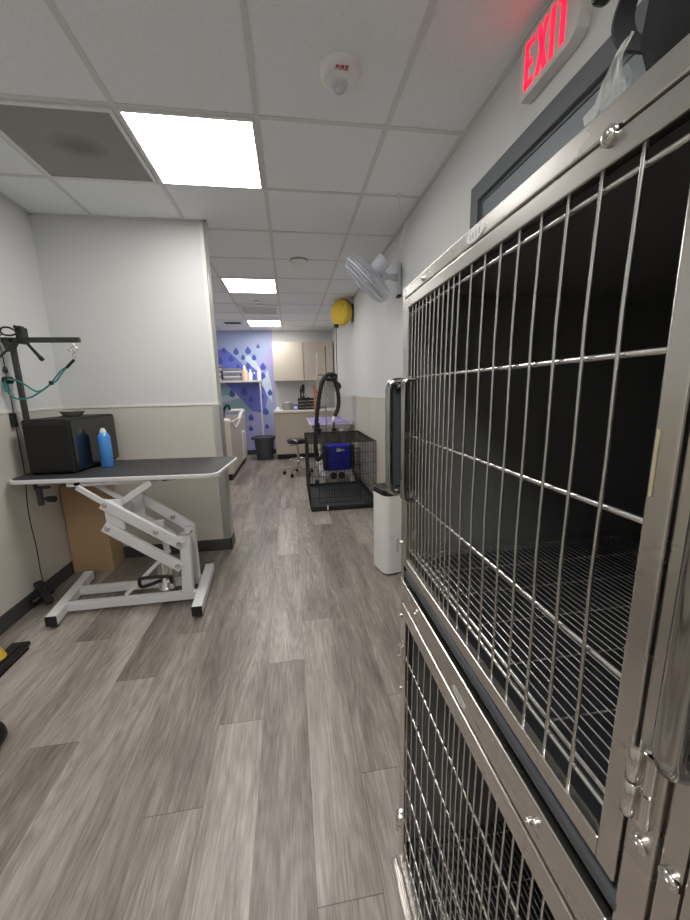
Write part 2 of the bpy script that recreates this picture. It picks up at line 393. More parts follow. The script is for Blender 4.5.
def baseb(name, *bx):
    bm = newbm()
    for a, b in bx: box(bm, a, b, .003)
    struct(name, bm, 'base')
baseb('baseboard_left', ((XL,YF,0),(XL+.010,PY0,.1)), ((XL,PY1,0),(XL+.01,YB,.1)))
baseb('baseboard_partition', ((XL,PY0-.010,0),(PX+.011,PY0,.1)), ((PX,PY0-.010,0),(PX+.011,PY1+.01,.1)), ((XL,PY1,0),(PX+.011,PY1+.01,.1)))
baseb('baseboard_right', ((XR-.010,1.86,0),(XR,YB,.1)), ((XR-.01,YF,0),(XR,.6,.1)))
baseb('baseboard_back', ((XL,YB-.01,0),(-.33,YB,.1)))

# exit door behind the cages
d = thing('door_1', 'x', 'door', (XR,1.24,0)); del d['label']; del d['category']; d['kind'] = 'structure'
DY0, DY1, DZ = .72, 1.82, 2.25
bm = newbm()
box(bm, (XR-.03,DY1-.07,0), (XR,DY1,DZ-.075), .002); box(bm, (XR-.03,DY0,0), (XR,DY0+.07,DZ-.075), .002); box(bm, (XR-.03,DY0,DZ-.075), (XR,DY1,DZ), .003)
box(bm, (XR-.012,DY1-.082,0), (XR,DY1-.0701,DZ-.088), .001); box(bm, (XR-.012,DY0+.07,DZ-.088), (XR,DY1-.0701,DZ-.0751), .001)
mesh('door_frame', bm, 'door_frame', d)
bm = newbm(); box(bm, (XR-.010,DY0+.084,.01), (XR-.001,DY1-.085,DZ-.091), .001); mesh('door_leaf', bm, 'door_leaf', d)

# ------------------------------------------------------------------ ceiling fittings
def panel(x0, y0, label):
    t = thing('ceiling_light', label, 'ceiling light', (x0+.305,y0+.305,CEIL-.012), group='flat LED ceiling panels'); w = .585
    bm = newbm()
    for a, b in (((0,0),(w,.011)),((0,w-.011),(w,w)),((0,.011),(.011,w-.011)),((w-.011,.011),(w,w-.011))):
        box(bm, (x0+.0125+a[0],y0+.0125+a[1],CEIL-.012), (x0+.0125+b[0],y0+.0125+b[1],CEIL), .001, seg=1)
    mesh('frame', bm, 'white_metal', t)
    bm = newbm(); box(bm, (x0+.023,y0+.023,CEIL-.008), (x0+.587,y0+.587,CEIL-.004)); mesh('diffuser', bm, 'lit', t); return t
panel(-.698, 1.957, 'large bright square ceiling light beside the dark return grille')
panel(-.695, 1.957+.6096*4, 'second bright ceiling panel, between the smoke detector and the slotted vent')
panel(-.695, 1.957+.6096*8, 'farthest bright ceiling panel, just before the blue mural wall')
panel(-.695, 2.0-.6096*4, 'added fill light shaped as a ceiling panel, unseen just behind the camera position')  # added out of view to brighten the near ceiling, floor and cage fronts
panel(-.695, 2.0-.6096*6, 'second added fill light shaped as a ceiling panel, unseen at the front end of the room')  # another unseen panel, added for more bounce light near the camera

t = thing('return_air_grille', 'dark perforated square return grille with a brown stain, beside the nearest light', 'vent', (-1.0,2.264,CEIL-.01))
bm = newbm(); a, b, y0, y1 = -1.291, -.709, 1.972, 2.556
for lo, hi in (((a,y0),(b,y0+.02)),((a,y1-.02),(b,y1)),((a,y0+.02),(a+.02,y1-.02)),((b-.02,y0+.02),(b,y1-.02))): box(bm, (*lo,CEIL-.012), (*hi,CEIL), .001, seg=1)
mesh('frame', bm, 'white_metal', t)
bm = newbm(); box(bm, (a+.02,y0+.02,CEIL-.007), (b-.02,y1-.02,CEIL-.003)); mesh('perforated_panel', bm, 'perf', t)

t = thing('ceiling_vent', 'square slotted air vent in the ceiling between the two far lights', 'vent', (-.39,5.96,CEIL-.02))
bm = newbm(); a, b, y0, y1 = -.675, -.105, 5.68, 6.25
for lo, hi in (((a,y0),(b,y0+.03)),((a,y1-.03),(b,y1)),((a,y0+.03),(a+.03,y1-.03)),((b-.03,y0+.03),(b,y1-.03))): box(bm, (*lo,CEIL-.02), (*hi,CEIL), .002, seg=1)
mesh('frame', bm, 'white_metal', t)
bm = newbm(); box(bm, (a+.03,y0+.03,CEIL-.004), (b-.03,y1-.03,CEIL-.001)); mesh('backing', bm, 'post_grey', t)
for k in range(6):
    bm = newbm(); y = y0+.07+k*.082; bar(bm, (a+.03,y,CEIL-.015), (b-.03,y,CEIL-.015), .030, .002, bev=0, up=(0,.5,.86)); mesh('slat', bm, 'white_metal', t)

t = thing('ceiling_register', 'small dark louvred register in the ceiling near the far left corner', 'vent', (-.95,7.08,CEIL-.01))
bm = newbm(); box(bm, (-1.12,6.98,CEIL-.01), (-.78,7.18,CEIL), .002); mesh('frame', bm, 'white_metal', t)
for k in range(5):
    bm = newbm(); box(bm, (-1.09,7.005+k*.034,CEIL-.016), (-.81,7.022+k*.034,CEIL-.009), .001); mesh('louvre', bm, 'post_grey', t)

t = thing('smoke_detector', 'round white smoke detector on the ceiling right of the second light', 'smoke detector', (.15,3.80,CEIL-.05))
bm = newbm(); lathe(bm, [(.085,0),(.085,-.012),(.078,-.016)], 28, T3(.15,3.80,CEIL)); mesh('base', bm, 'mid_grey', t)
bm = newbm(); lathe(bm, [(.078,-.014),(.076,-.03),(.06,-.044),(.035,-.05),(.001,-.051)], 28, T3(.15,3.80,CEIL)); mesh('cover', bm, 'white_plastic', t)

FX, FY = .258, 1.675
t = thing('fire_strobe', 'round white ceiling fire strobe with red lettering and clear bulb lens', 'fire alarm', (FX,FY,CEIL-.06))
bm = newbm(); lathe(bm, [(.083,0),(.083,-.008),(.080,-.014),(.074,-.026),(.062,-.034),(.001,-.035)], 36, T3(FX,FY,CEIL)); mesh('base', bm, 'white_plastic', t)
bm = newbm(); lathe(bm, [(.036,-.033),(.036,-.038),(.030,-.042),(.001,-.043)], 24, T3(FX,FY+.018,CEIL)); mesh('reflector', bm, 'grey_plastic', t)
bm = newbm(); lathe(bm, [(.021,-.042),(.021,-.050),(.018,-.057),(.011,-.062),(.001,-.063)], 20, T3(FX,FY+.018,CEIL)); mesh('lens', bm, 'lens', t)
def text_bm(s, size, X, depth=.0006):
    cu = bpy.data.curves.new('lettering', 'FONT'); cu.body = s; cu.size = size; cu.align_x = 'CENTER'; cu.align_y = 'CENTER'; cu.extrude = depth
    o = bpy.data.objects.new('lettering', cu); COL.objects.link(o); bpy.context.view_layer.update()
    me = bpy.data.meshes.new_from_object(o.evaluated_get(bpy.context.evaluated_depsgraph_get()))
    b = bmesh.new(); b.from_mesh(me); bpy.data.objects.remove(o); bpy.data.curves.remove(cu); bpy.data.meshes.remove(me)
    bmesh.ops.transform(b, matrix=X, verts=b.verts); return b
# lies on the sloped lower face of the base: right = +X, up = -Y, facing down
X = Matrix(((1,0,0,FX),(0,-1,0,FY-.062),(0,0,-1,CEIL-.0345),(0,0,0,1)))
mesh('lettering', text_bm('FIRE', .028, X, .001), 'red', t, label='red FIRE lettering')

bm = newbm(); lathe(bm, [(.035,0),(.033,-.006),(.012,-.010),(.010,-.03),(.018,-.033),(.018,-.036),(.001,-.037)], 16, T3(-.398,5.46,CEIL))
solo('sprinkler_head', bm, 'chrome', 'small round sprinkler head in the ceiling beyond the second light', 'sprinkler', (-.398,5.46,CEIL-.037))

# exit sign on the right wall
t = thing('exit_sign', 'lit red EXIT sign high on the right wall above the grey door', 'exit sign', (XR-.02,1.30,2.345))
SX = XR-.042; bm = newbm()
def yz_prism(bm, poly, x0, x1, mi=0, bev=0):
    # poly in (y, z) extruded along x
    prism(bm, poly, x0, x1, Matrix(((0,0,1,0),(1,0,0,0),(0,1,0,0),(0,0,0,1))), mi, bev=bev)
SY0, SY1, SZ0, SZ1 = 1.125, 1.447, 2.345, 2.530
pl = [(1.447-.012,SZ0),(1.447,SZ0+.012),(1.447,SZ1-.006),(1.441,SZ1),(1.168,SZ1),(1.160,SZ1-.008),(1.160,SZ0+.05),(1.168,SZ0+.02),(1.185,SZ0+.006),(1.205,SZ0)]
yz_prism(bm, pl, SX, XR-.001, 0, .003); mesh('housing', bm, 'sign_white', t)
def letter(bm, strokes, yc, zc, w, h):
    for (u0,v0),(u1,v1) in strokes:
        # viewed from -X: left of the letter is +Y
        a = Vector((SX-.001, yc-(u0-.5)*w, zc+(v0-.5)*h)); b = Vector((SX-.001, yc-(u1-.5)*w, zc+(v1-.5)*h))
        bar(bm, a, b, .003, .020, bev=0, up=(0,1,0) if abs(a.z-b.z) > .7*abs(a.y-b.y) else (0,0,1))
h, w = .140, .046; zc = 2.437
o_ = .009
L_ = {'E': [((.18,0),(.18,1)),((.05,.93),(1,.93)),((.1,.5),(.85,.5)),((.05,.07),(1,.07))], 'X': [((0.08,0),(.92,1)),((.92,0),(.08,1))], 'I': [((.5,0),(.5,1))], 'T': [((.5,0),(.5,1)),((-.02,.93),(1.02,.93))]}
for ch, yc in (('E',1.392),('X',1.327),('I',1.277),('T',1.230)):
    bm = newbm(); letter(bm, L_[ch], yc, zc, w, h); mesh('letter', bm, 'exit_red', t, label='glowing red letter '+ch)

# ------------------------------------------------------------------ wall fan
t = thing('wall_fan', 'light grey wall-mounted fan tilted down, on the right wall above the cages', 'fan', (.92,3.05,2.05))
bm = newbm(); box(bm, (.895,3.0,2.075), (.93,3.10,2.31), .012); mesh('wall_plate', bm, 'grey_plastic', t)
bm = newbm(); box(bm, (.902,3.015,2.06), (.928,3.085,2.08), .005); mesh('switch_box', bm, 'black', t, label='dark base cap under the wall plate')
bm = newbm(); tube(bm, [(.90,3.05,2.21),(.84,3.02,2.205),(.78,2.985,2.20)], .02, 12, radii=[.032,.022,.020]); mesh('arm', bm, 'grey_plastic', t)
bm = newbm(); lathe(bm, [(.001,-.03),(.028,-.028),(.034,0),(.028,.028),(.001,.03)], 16, T3(.765,2.975,2.195)); mesh('pivot', bm, 'grey_plastic', t)
nrm = Vector((-.66,.30,-.69)).normalized(); ctr = Vector((.64,2.95,2.165))
Q = Vector((0,0,1)).rotation_difference(nrm).to_matrix().to_4x4(); Q.translation = ctr
def ring(bm, r, z, rad, n=40): tube(bm, [Q @ Vector((r*math.cos(2*PI*i/n), r*math.sin(2*PI*i/n), z)) for i in range(n)], rad, 6, True)
bm = newbm()
prof = [(.195,.045),(.205,.02),(.205,-.02),(.195,-.045),(.16,-.062),(.10,-.072),(.06,-.075)]
for r, z in prof: ring(bm, r, z, .0022 if abs(z) > .03 else .0035)
for k in range(60):
    a = 2*PI*k/60; tube(bm, [Q @ Vector((r*math.cos(a), r*math.sin(a), z)) for r, z in prof[2:]], .0012, 4)
ring(bm, .207, 0, .009); mesh('rear_guard', bm, 'fan_wire', t)
bm = newbm(); pf = [(.205,.02),(.190,.05),(.15,.066),(.09,.074),(.045,.076)]
for r, z in pf: ring(bm, r, z, .002)
for k in range(60):
    a = 2*PI*k/60; tube(bm, [Q @ Vector((r*math.cos(a), r*math.sin(a), z)) for r, z in pf], .0012, 4)
lathe(bm, [(.045,.072),(.045,.08),(.03,.085),(.001,.086)], 20, Q); mesh('front_guard', bm, 'fan_wire', t)
bm = newbm(); lathe(bm, [(.03,-.03),(.034,0),(.03,.03),(.001,.036)], 16, Q); mesh('hub', bm, 'grey_plastic', t)
for k in range(3):
    bm = newbm(); b2 = bmesh.new(); g = []
    for i in range(7):
        rr = .03+.15*i/6; half = .32+.25*math.sin(PI*min(1,i/6*.9)); row = []
        for j in range(5):
            s = (j/4-.5)*2*half; row.append(b2.verts.new((rr*math.cos(s), rr*math.sin(s), .022*(j/4-.5)*2)))
        g.append(row)
    for i in range(6):
        for j in range(4): f = b2.faces.new((g[i][j],g[i+1][j],g[i+1][j+1],g[i][j+1])); f.smooth = True
    bmesh.ops.solidify(b2, geom=b2.faces[:], thickness=.002)
    bmesh.ops.transform(b2, matrix=Q @ R3((0,0,1), 2*PI*k/3), verts=b2.verts); _merge(bm, b2); mesh('blade', bm, 'grey_plastic', t)
bm = newbm(); lathe(bm, [(.045,-.07),(.056,-.078),(.056,-.185),(.051,-.19),(.001,-.19)], 24, Q); mesh('motor_housing', bm, 'grey_plastic', t)
bm = newbm(); tube(bm, [(.765,2.975,2.195),(.72,2.96,2.20),(.69,2.945,2.215)], .016, 10); box(bm, (-.022,-.03,-.16), (.022,.055,-.09), .006, X=Q); mesh('neck', bm, 'grey_plastic', t)
bm = newbm(); tube(bm, spline([(.905,3.03,2.30),(.90,3.0,2.36),(.878,2.85,2.43),(.87,2.75,2.47),(.80,2.62,2.515),(.765,2.545,2.558)], 6), .005, 6); cyl(bm, (.765,2.545,2.545), (.765,2.545,2.566), .014, 12); mesh('cord', bm, 'white_plastic', t)
bm = newbm(); tube(bm, spline([(.922,3.12,2.25),(.924,3.14,2.34),(.924,3.10,2.36),(.92,3.06,2.31)], 6), .004, 6); mesh('pull_cord', bm, 'grey_plastic', t)

# ------------------------------------------------------------------ yellow cord reel
t = thing('cord_reel', 'round yellow retractable cord reel on the right wall with a black hanging cable', 'cord reel', (.86,5.3,2.2))
Xr = T3(.775,5.3,2.385) @ R3((0,0,1), math.radians(38)) @ R3((0,1,0), PI/2)
bm = newbm(); lathe(bm, [(.001,-.085),(.06,-.085),(.062,-.078),(.12,-.078),(.122,-.070),(.155,-.066),(.168,-.04),(.168,.03),(.15,.06),(.11,.075),(.001,.075)], 40, Xr); mesh('drum', bm, 'yellow', t)
bm = newbm(); ring_pts = [Xr @ Vector((.169*math.cos(a),.169*math.sin(a),-.005)) for a in [i*2*PI/40 for i in range(40)]]
tube(bm, ring_pts, .006, 6, True); mesh('seam_ring', bm, 'yellow', t)
bm = newbm(); box(bm, (.915,5.24,2.27), (.93,5.36,2.50), .004); box(bm, (.84,5.27,2.34), (.92,5.33,2.43), .004); tube(bm, spline([(.74,5.3,2.57),(.80,5.3,2.60),(.875,5.3,2.555),(.90,5.3,2.49)] if False else [(.74,5.3,2.545),(.80,5.3,2.553),(.875,5.3,2.535),(.905,5.3,2.47)], 6), .012, 8); mesh('bracket', bm, 'black', t)
bm = newbm(); box(bm, (.655,5.27,2.19), (.725,5.33,2.235), .01); mesh('cable_guide', bm, 'black', t)
bm = newbm(); tube(bm, [(.69,5.3,2.2),(.686,5.3,1.8),(.69,5.3,1.37)], .006, 6); mesh('cable', bm, 'black', t)
bm = newbm(); lathe(bm, [(.001,-.05),(.04,-.04),(.045,0),(.025,.045),(.001,.05)], 14, T3(.70,5.3,1.39)); mesh('cable_stop', bm, 'black', t)

# ------------------------------------------------------------------ stainless cages
X0, XB = .2385, .895
def cage(name, label, y0, y1, z0, z1, upper, flip, hoff=.043):
    """one stainless cage: open front at X0 facing -X; y0 near end, y1 far end"""
    t = thing(name, label, 'cage', ((X0+XB)/2,(y0+y1)/2,z0 if not upper else z0), group='stainless animal cages')
    th = .012
    bm = newbm()
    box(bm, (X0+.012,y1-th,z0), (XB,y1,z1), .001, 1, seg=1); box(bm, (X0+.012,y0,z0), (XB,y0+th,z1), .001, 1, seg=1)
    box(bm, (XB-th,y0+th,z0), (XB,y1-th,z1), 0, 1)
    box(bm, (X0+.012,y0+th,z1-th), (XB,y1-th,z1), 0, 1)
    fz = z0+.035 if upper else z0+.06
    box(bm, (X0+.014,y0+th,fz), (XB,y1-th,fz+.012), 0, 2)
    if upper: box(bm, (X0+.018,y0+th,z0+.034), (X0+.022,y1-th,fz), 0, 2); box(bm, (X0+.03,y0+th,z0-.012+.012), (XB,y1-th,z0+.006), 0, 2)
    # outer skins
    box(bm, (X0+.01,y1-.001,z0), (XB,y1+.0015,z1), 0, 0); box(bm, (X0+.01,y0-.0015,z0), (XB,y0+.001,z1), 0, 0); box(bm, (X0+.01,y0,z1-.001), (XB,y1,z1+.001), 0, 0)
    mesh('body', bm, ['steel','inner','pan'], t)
    # face frame
    bm = newbm(); pw = .015
    box(bm, (X0-.002,y1-pw,z0), (X0+.026,y1,z1), .002); box(bm, (X0-.002,y0,z0), (X0+.026,y0+.022,z1), .002)
    if upper: box(bm, (X0-.002,y0+.024,z1-.021), (X0+.026,y1-pw,z1), .002)
    else:
        box(bm, (X0-.004,y0+.024,z1-.029), (X0+.026,y1-pw,z1), .002); box(bm, (X0-.001,y0+.024,z1-.053), (X0+.026,y1-pw,z1-.0325), .002)
        box(bm, (X0-.001,y0+.024,z0), (X0+.026,y1-pw,z0+.030), .002); e_ = .010 if y0 > 0 else 0; box(bm, (X0-.021,y0,.0), (X0-.017,y1+e_,.034), .001); box(bm, (X0-.017,y0,.0), (X0-.011,y1+e_,.024), .001); box(bm, (X0-.011,y0,.0), (X0-.007,y1+e_*.7,.040), .001); box(bm, (X0-.007,y0,.0), (X0+.02,y1+e_/2,.030), .001); box(bm, (X0+.02,y0,0), (XB,y1,.03), 0)
    mesh('face_frame', bm, 'steel', t)
    if upper:
        bm = newbm(); tube(bm, [(X0+.006,y0+.02,z0+.022),(X0+.006,y1-.03,z0+.022)], .0095, 14); mesh('gasket_tube', bm, 'rubber', t)
        bm = newbm()
        for k in range(52): x = X0+.020+k*.0119; tube(bm, [(x,y0+.02,fz+.045),(x,y1-.02,fz+.045)], .0014 if k else .0034, 6)
        for k in range(7): y = y0+.05+k*(y1-y0-.1)/6; tube(bm, [(X0+.02,y,fz+.0415),(XB-.02,y,fz+.0415)], .0017, 6)
        for sx in (X0+.06, XB-.05):
            for sy in (y0+.06, y1-.06): cyl(bm, (sx,sy,fz+.012), (sx,sy,fz+.041), .005, 8)
        mesh('floor_grate', bm, 'grate', t)
    else:
        bm = newbm()
        for k in range(48): x = X0+.035+k*.0125; tube(bm, [(x,y0+.02,fz+.035),(x,y1-.02,fz+.035)], .0014, 6)
        for k in range(6): y = y0+.05+k*(y1-y0-.1)/5; tube(bm, [(X0+.035,y,fz+.032),(XB-.02,y,fz+.032)], .0022, 6)
        box(bm, (X0+.05,y0+.03,fz+.012), (X0+.06,y1-.03,fz+.032)); box(bm, (XB-.06,y0+.03,fz+.012), (XB-.05,y1-.03,fz+.032))
        mesh('floor_grate', bm, 'grate', t)
    # door
    dy0, dy1 = y0+.024, y1-pw-.002
    if upper: dz0, dz1 = z0+.041, z1-.024
    else: dz0, dz1 = z0+.032, z1-.056
    bm = newbm(); xa, xb = X0-.0035, X0+.008; fw = .017; fn = .022; tw = .019; bw = .020 if upper else .018
    if not upper: tw = .034
    box(bm, (xa,dy0,dz0), (xb,dy0+fw,dz1), .0015); box(bm, (xa,dy1-fn,dz0), (xb,dy1,dz1), .0015)
    box(bm, (xa,dy0+fw,dz1-tw), (xb,dy1-fn,dz1), .0015); box(bm, (xa,dy0+fw,dz0), (xb,dy1-fn,dz0+bw), .0015)
    d = mesh('door', bm, 'steel', t)
    # bars: wide spacing on the hinge half, twice as close on the other half
    if not flip: ys = [y0+.0785+.0334*k for k in range(9)] + [y0+.3457+.0178*(k+1) for k in range(12)]
    else: ys = [y0+.543-.0334*k for k in range(7)] + [y0+.543-.0334*6-.0178*(k+1) for k in range(16)]
    ys = [y for y in ys if dy0+fw+.002 < y < dy1-.010]
    zt, zb = dz1-tw+.006, dz0+bw-.006
    for y in ys:
        bm = newbm(); bow = [0,.0010,.0018,.0018,.0010,0]
        tube(bm, [(X0+.002-bw_, y+ (.0014 if i%2 else -.0006), zt+(zb-zt)*i/5) for i, bw_ in enumerate(bow)], .0017, 8); mesh('bar', bm, 'wire', d)
    hz = [1.4735,1.3505,1.2338,1.107,.983] if upper else [.695,.578,.452,.330,.205,.118]
    for z in hz:
        bm = newbm(); tube(bm, [(X0+.0056,dy0+fw-.004,z),(X0+.0056,dy1-.012,z)], .0027, 8); mesh('cross_wire', bm, 'grate', d)
    # hinges on the hinge side
    hy = dy0-.005 if not flip else dy1+.012
    for zc in ((dz0+.109 if upper else .695), (dz1-.030 if upper else .18)):
        bm = newbm(); xx = X0-.0065 if upper else X0-.007; rr = .0046
        cyl(bm, (xx,hy,zc-.030), (xx,hy,zc-.001), rr, 18, bev=.001); cyl(bm, (xx,hy,zc+.001), (xx,hy,zc+.030), rr, 18, bev=.001)
        cyl(bm, (xx,hy,zc+.029), (xx,hy,zc+.0325), .0045, 12)
        cyl(bm, (xx+.003,hy-.010,zc-.028), (xx+.003,hy-.010,zc-.002), .0042, 14); cyl(bm, (xx+.003,hy-.010,zc+.002), (xx+.003,hy-.010,zc+.028), .0042, 14); box(bm, (X0-.0045,hy-.012,zc-.028), (X0-.001,hy+.006,zc+.028), .0005, seg=1)
        mesh('hinge', bm, 'steel_bright', d)
    if upper:                                        # pull handle at the far stile: a bent tube loop standing off the door, with a backing trough
        ya = dy1-hoff; zc, hh, xo = 1.2325, .111, X0-.047
        bm = newbm()
        lp = [(X0-.006,ya-.002,zc+hh),(xo+.012,ya,zc+hh),(xo+.003,ya,zc+hh-.004),(xo,ya,zc+hh-.014),(xo,ya,zc-hh+.014),(xo+.003,ya,zc-hh+.004),(xo+.012,ya,zc-hh),(X0-.006,ya-.002,zc-hh)]
        tube(bm, lp, .0074, 14)
        l2 = [(X0-.004,ya-.029,zc+hh+.002),(X0-.020,ya-.029,zc+hh+.002),(X0-.026,ya-.029,zc+hh-.004),(X0-.026,ya-.029,zc-hh-.003),(X0-.020,ya-.029,zc-hh-.010),(X0-.004,ya-.029,zc-hh-.010)]
        tube(bm, l2, .0064, 14)
        box(bm, (xo,ya+.001,zc-hh+.006), (X0-.006,ya+.004,zc+hh-.006), .001, 1, seg=1)
        for s in (1,-1): cyl(bm, (xo+.012,ya-.008,zc+s*(hh-.010)), (xo+.034,ya-.008,zc+s*(hh-.010)), .007, 12)
        mesh('handle', bm, ['handle_steel','rubber'], d)
    return t, d
def screw(bm, y, z, r=.006, x=X0-.002):
    cyl(bm, (x+.001,y,z), (x-.0015,y,z), r, 18); lathe(bm, [(r*.75,0),(r*.62,.0018),(r*.5,.002),(.001,.002)], 16, T3(x-.0015,y,z) @ R3((0,1,0), -PI/2))
    cyl(bm, (x-.003,y,z), (x-.0042,y,z), r*.38, 6)
UZ0, UZ1, LZ1 = .897, 1.527, .896
up, upd = cage('stainless_cage', 'upper stainless steel cage with the tall pull handle, large at the right', .163, .757, UZ0, UZ1, True, False)
lo_, lod = cage('stainless_cage', 'lower stainless steel cage standing on the floor under the handled cage', .163, .757, .0455, LZ1, False, True)
upn, updn = cage('stainless_cage', 'neighbouring upper steel cage whose handle is cut off by the right edge', -.437, .160, UZ0, UZ1, True, False, .009)
lon, lodn = cage('stainless_cage', 'neighbouring lower steel cage cut off by the bottom right corner', -.437, .160, .0455, LZ1, False, True)
for par, pts in ((up, [(.265,1.503),(.640,1.5145),(.173,1.001),(.750,1.19),(.750,.985)]), (lo_, [(.271,.877),(.281,.864),(.640,.882),(.652,.868),(.750,.80),(.750,.60)]), (upn, [(.1515,1.003),(-.36,1.503)])):
    for y, z in pts:
        bm = newbm(); screw(bm, y, z, .0068 if z > .9 and y < .3 else .0045, X0-.003 if z not in (1.503,.877,.864) else X0-.0042); mesh('screw', bm, 'steel_bright', par)
def oval(par, y, z, a, b, x):
    poly = [(a*math.cos(i*PI/16), b*math.sin(i*PI/16)) for i in range(32)]
    Xs = Matrix(((0,0,-1,x),(1,0,0,y),(0,1,0,z),(0,0,0,1)))
    bm = newbm(); prism(bm, poly, 0, .0006, Xs, 0)
    for u in (-.5,-.15,.2,.5): box(bm, (u*a-.0012,-b*.45,.0005), (u*a+.0012,b*.45,.0009), 0, 1, Xs)
    mesh('maker_sticker', bm, ['sticker','sticker_ink'], par, label='pale oval sticker on the rail')
oval(up, .462, 1.5155, .022, .008, X0-.0022); oval(lo_, .455, .8555, .022, .008, X0-.0010)
bm = newbm(); box(bm, (X0-.0043,.1995,1.255), (X0-.0034,.2018,1.300), .0002, seg=1); mesh('tape_residue', bm, 'residue', upd, label='yellowed strip of tape residue')

def ribbon(bm, pts, wv, th):
    wv = Vector(wv); rows = []
    for i, p in enumerate(pts):
        d_ = (pts[min(i+1,len(pts)-1)]-pts[max(i-1,0)]).normalized(); n_ = d_.cross(wv).normalized()*th/2
        rows.append([bm.verts.new(p+wv+n_), bm.verts.new(p-wv+n_), bm.verts.new(p-wv-n_), bm.verts.new(p+wv-n_)])
    for A, B in zip(rows, rows[1:]):
        for j in range(4): f = bm.faces.new((A[j],A[(j+1)%4],B[(j+1)%4],B[j])); f.smooth = True
    bm.faces.new(rows[0][::-1]); bm.faces.new(rows[-1])
# things lying on top of the cages
t = thing('black_bag', 'black padded bag with straps lying on top of the steel cage', 'bag', (.47,.22,UZ1+.001))
bm = newbm(); b2 = bmesh.new(); bmesh.ops.create_cube(b2, size=1)
for v in b2.verts: v.co = Vector((.51+v.co.x*.37, .175+v.co.y*.38, UZ1+.15+v.co.z*.295))
bmesh.ops.subdivide_edges(b2, edges=b2.edges[:], cuts=5, use_grid_fill=True)
rr = random.Random(5)
for v in b2.verts:
    c = Vector((.51,.175,UZ1+.15)); dlt = v.co-c; k = Vector((dlt.x/.185, dlt.y/.19, dlt.z/.1475)); l4 = (abs(k.x)**7+abs(k.y)**7+abs(k.z)**7)**(1/7)
    v.co = c+dlt/max(l4,.01)*max(abs(k.x),abs(k.y),abs(k.z))*1.02+Vector((rr.uniform(-.006,.006),rr.uniform(-.006,.006),rr.uniform(-.004,.004)))
    v.co.z = max(v.co.z, UZ1+.002)
for f in b2.faces: f.smooth = True
_merge(bm, b2); mesh('body', bm, 'bag', t)
for sp in ([(.40,.365,1.80),(.385,.395,1.77),(.372,.410,1.73),(.366,.411,1.70),(.37,.40,1.675),(.385,.375,1.655)], [(.45,.372,1.60),(.44,.384,1.63),(.435,.384,1.69),(.44,.375,1.74)]):
    bm = newbm(); q = spline(sp, 5)
    ribbon(bm, q, (.012,.0,.006), .003)
    mesh('strap', bm, 'strap', t)
bm = newbm(); box(bm, (.352,.428,1.742), (.372,.447,1.785), .006); mesh('buckle', bm, 'black_gloss', t)
bm = newbm(); tube(bm, spline([(.362,.436,1.77),(.375,.41,1.80),(.40,.36,1.80)], 5), .004, 6); mesh('buckle_cord', bm, 'strap', t)
bm = newbm(); rr = random.Random(11); g = []
for i in range(10):
    row = []
    for j in range(8):
        u, w_ = i/9, j/7
        row.append(bm.verts.new((.335+.035*u+.010*math.sin(w_*6)+rr.uniform(-.005,.005), .386+.010*math.sin(u*5+w_*3)+rr.uniform(-.004,.004)+.012*(1-w_), UZ1+.003+.135*w_*(.72+.28*math.sin(u*PI))+rr.uniform(0,.008))))
    g.append(row)
for i in range(9):
    for j in range(7): bm.faces.new((g[i][j],g[i+1][j],g[i+1][j+1],g[i][j+1]))
solo('plastic_film', bm, 'film', 'crumpled clear plastic film on the cage top beside the black bag', 'plastic film', (.36,.395,UZ1+.001))

# ------------------------------------------------------------------ grooming table
TZ = .85; TA = math.radians(-5); TC = (-1.056,2.592); TL, TW = 1.242, .60
t = thing('grooming_table', 'white scissor-lift grooming table with black top in the left alcove', 'table', (TC[0],TC[1],0))
XT = T3(TC[0],TC[1],0) @ R3((0,0,1), TA)
bm = newbm(); prism(bm, rrect(TL,TW,.075,8), TZ-.028, TZ-.003, XT, 0, bev=.004); mesh('tabletop', bm, 'white_metal', t, label='white-edged tabletop board')
bm = newbm(); prism(bm, rrect(TL-.022,TW-.022,.066,8), TZ-.004, TZ, XT, 0); mesh('top_mat', bm, 'black_mat', t, label='black ribbed rubber mat')
bm = newbm()
for y in (2.36,2.58): box(bm, (-1.36,y-.02,TZ-.058), (-.74,y+.02,TZ-.028), .002)
for x in (-1.30,-.80): box(bm, (x-.02,2.34,TZ-.055), (x+.02,2.64,TZ-.030), .002)
mesh('under_frame', bm, 'white_metal', t)
for x, yy, sh in ((-1.432,.015,-.13),(-.617,-.035,-.07)):
    bm = newbm(); XS = Matrix(((1,sh,0,-sh*2.105),(0,1,0,0),(0,0,1,0),(0,0,0,1)))
    box(bm, (x-.03,2.105+yy,.022), (x+.03,2.675+yy,.080), .003, X=XS); f = mesh('foot_beam', bm, 'white_metal', t)
    for y in (2.099+yy,2.675+yy):
        bm = newbm(); box(bm, (x-.031,y,.02), (x+.031,y+.006,.082), .002, X=XS); mesh('end_cap', bm, 'black', f)
    for y in (2.135+yy,2.645+yy):
        xx = x+sh*(y-2.105); bm = newbm(); cyl(bm, (xx,y,0), (xx,y,.008), .022, 14); cyl(bm, (xx,y,.008), (xx,y,.024), .008, 8); mesh('levelling_foot', bm, 'rubber', f)
for y in (2.27,2.46):
    bm = newbm(); box(bm, (-1.46,y-.02,.026), (-.625,y+.02,.076), .003); mesh('rail', bm, 'white_metal', t)
    bm = newbm(); bar(bm, (-.712 if y < 2.4 else -.715,y,.07), (-.692 if y < 2.4 else -.715,y,.468 if y < 2.4 else .45), .05, .062, up=(1,0,0)); mesh('upright', bm, 'white_metal', t)
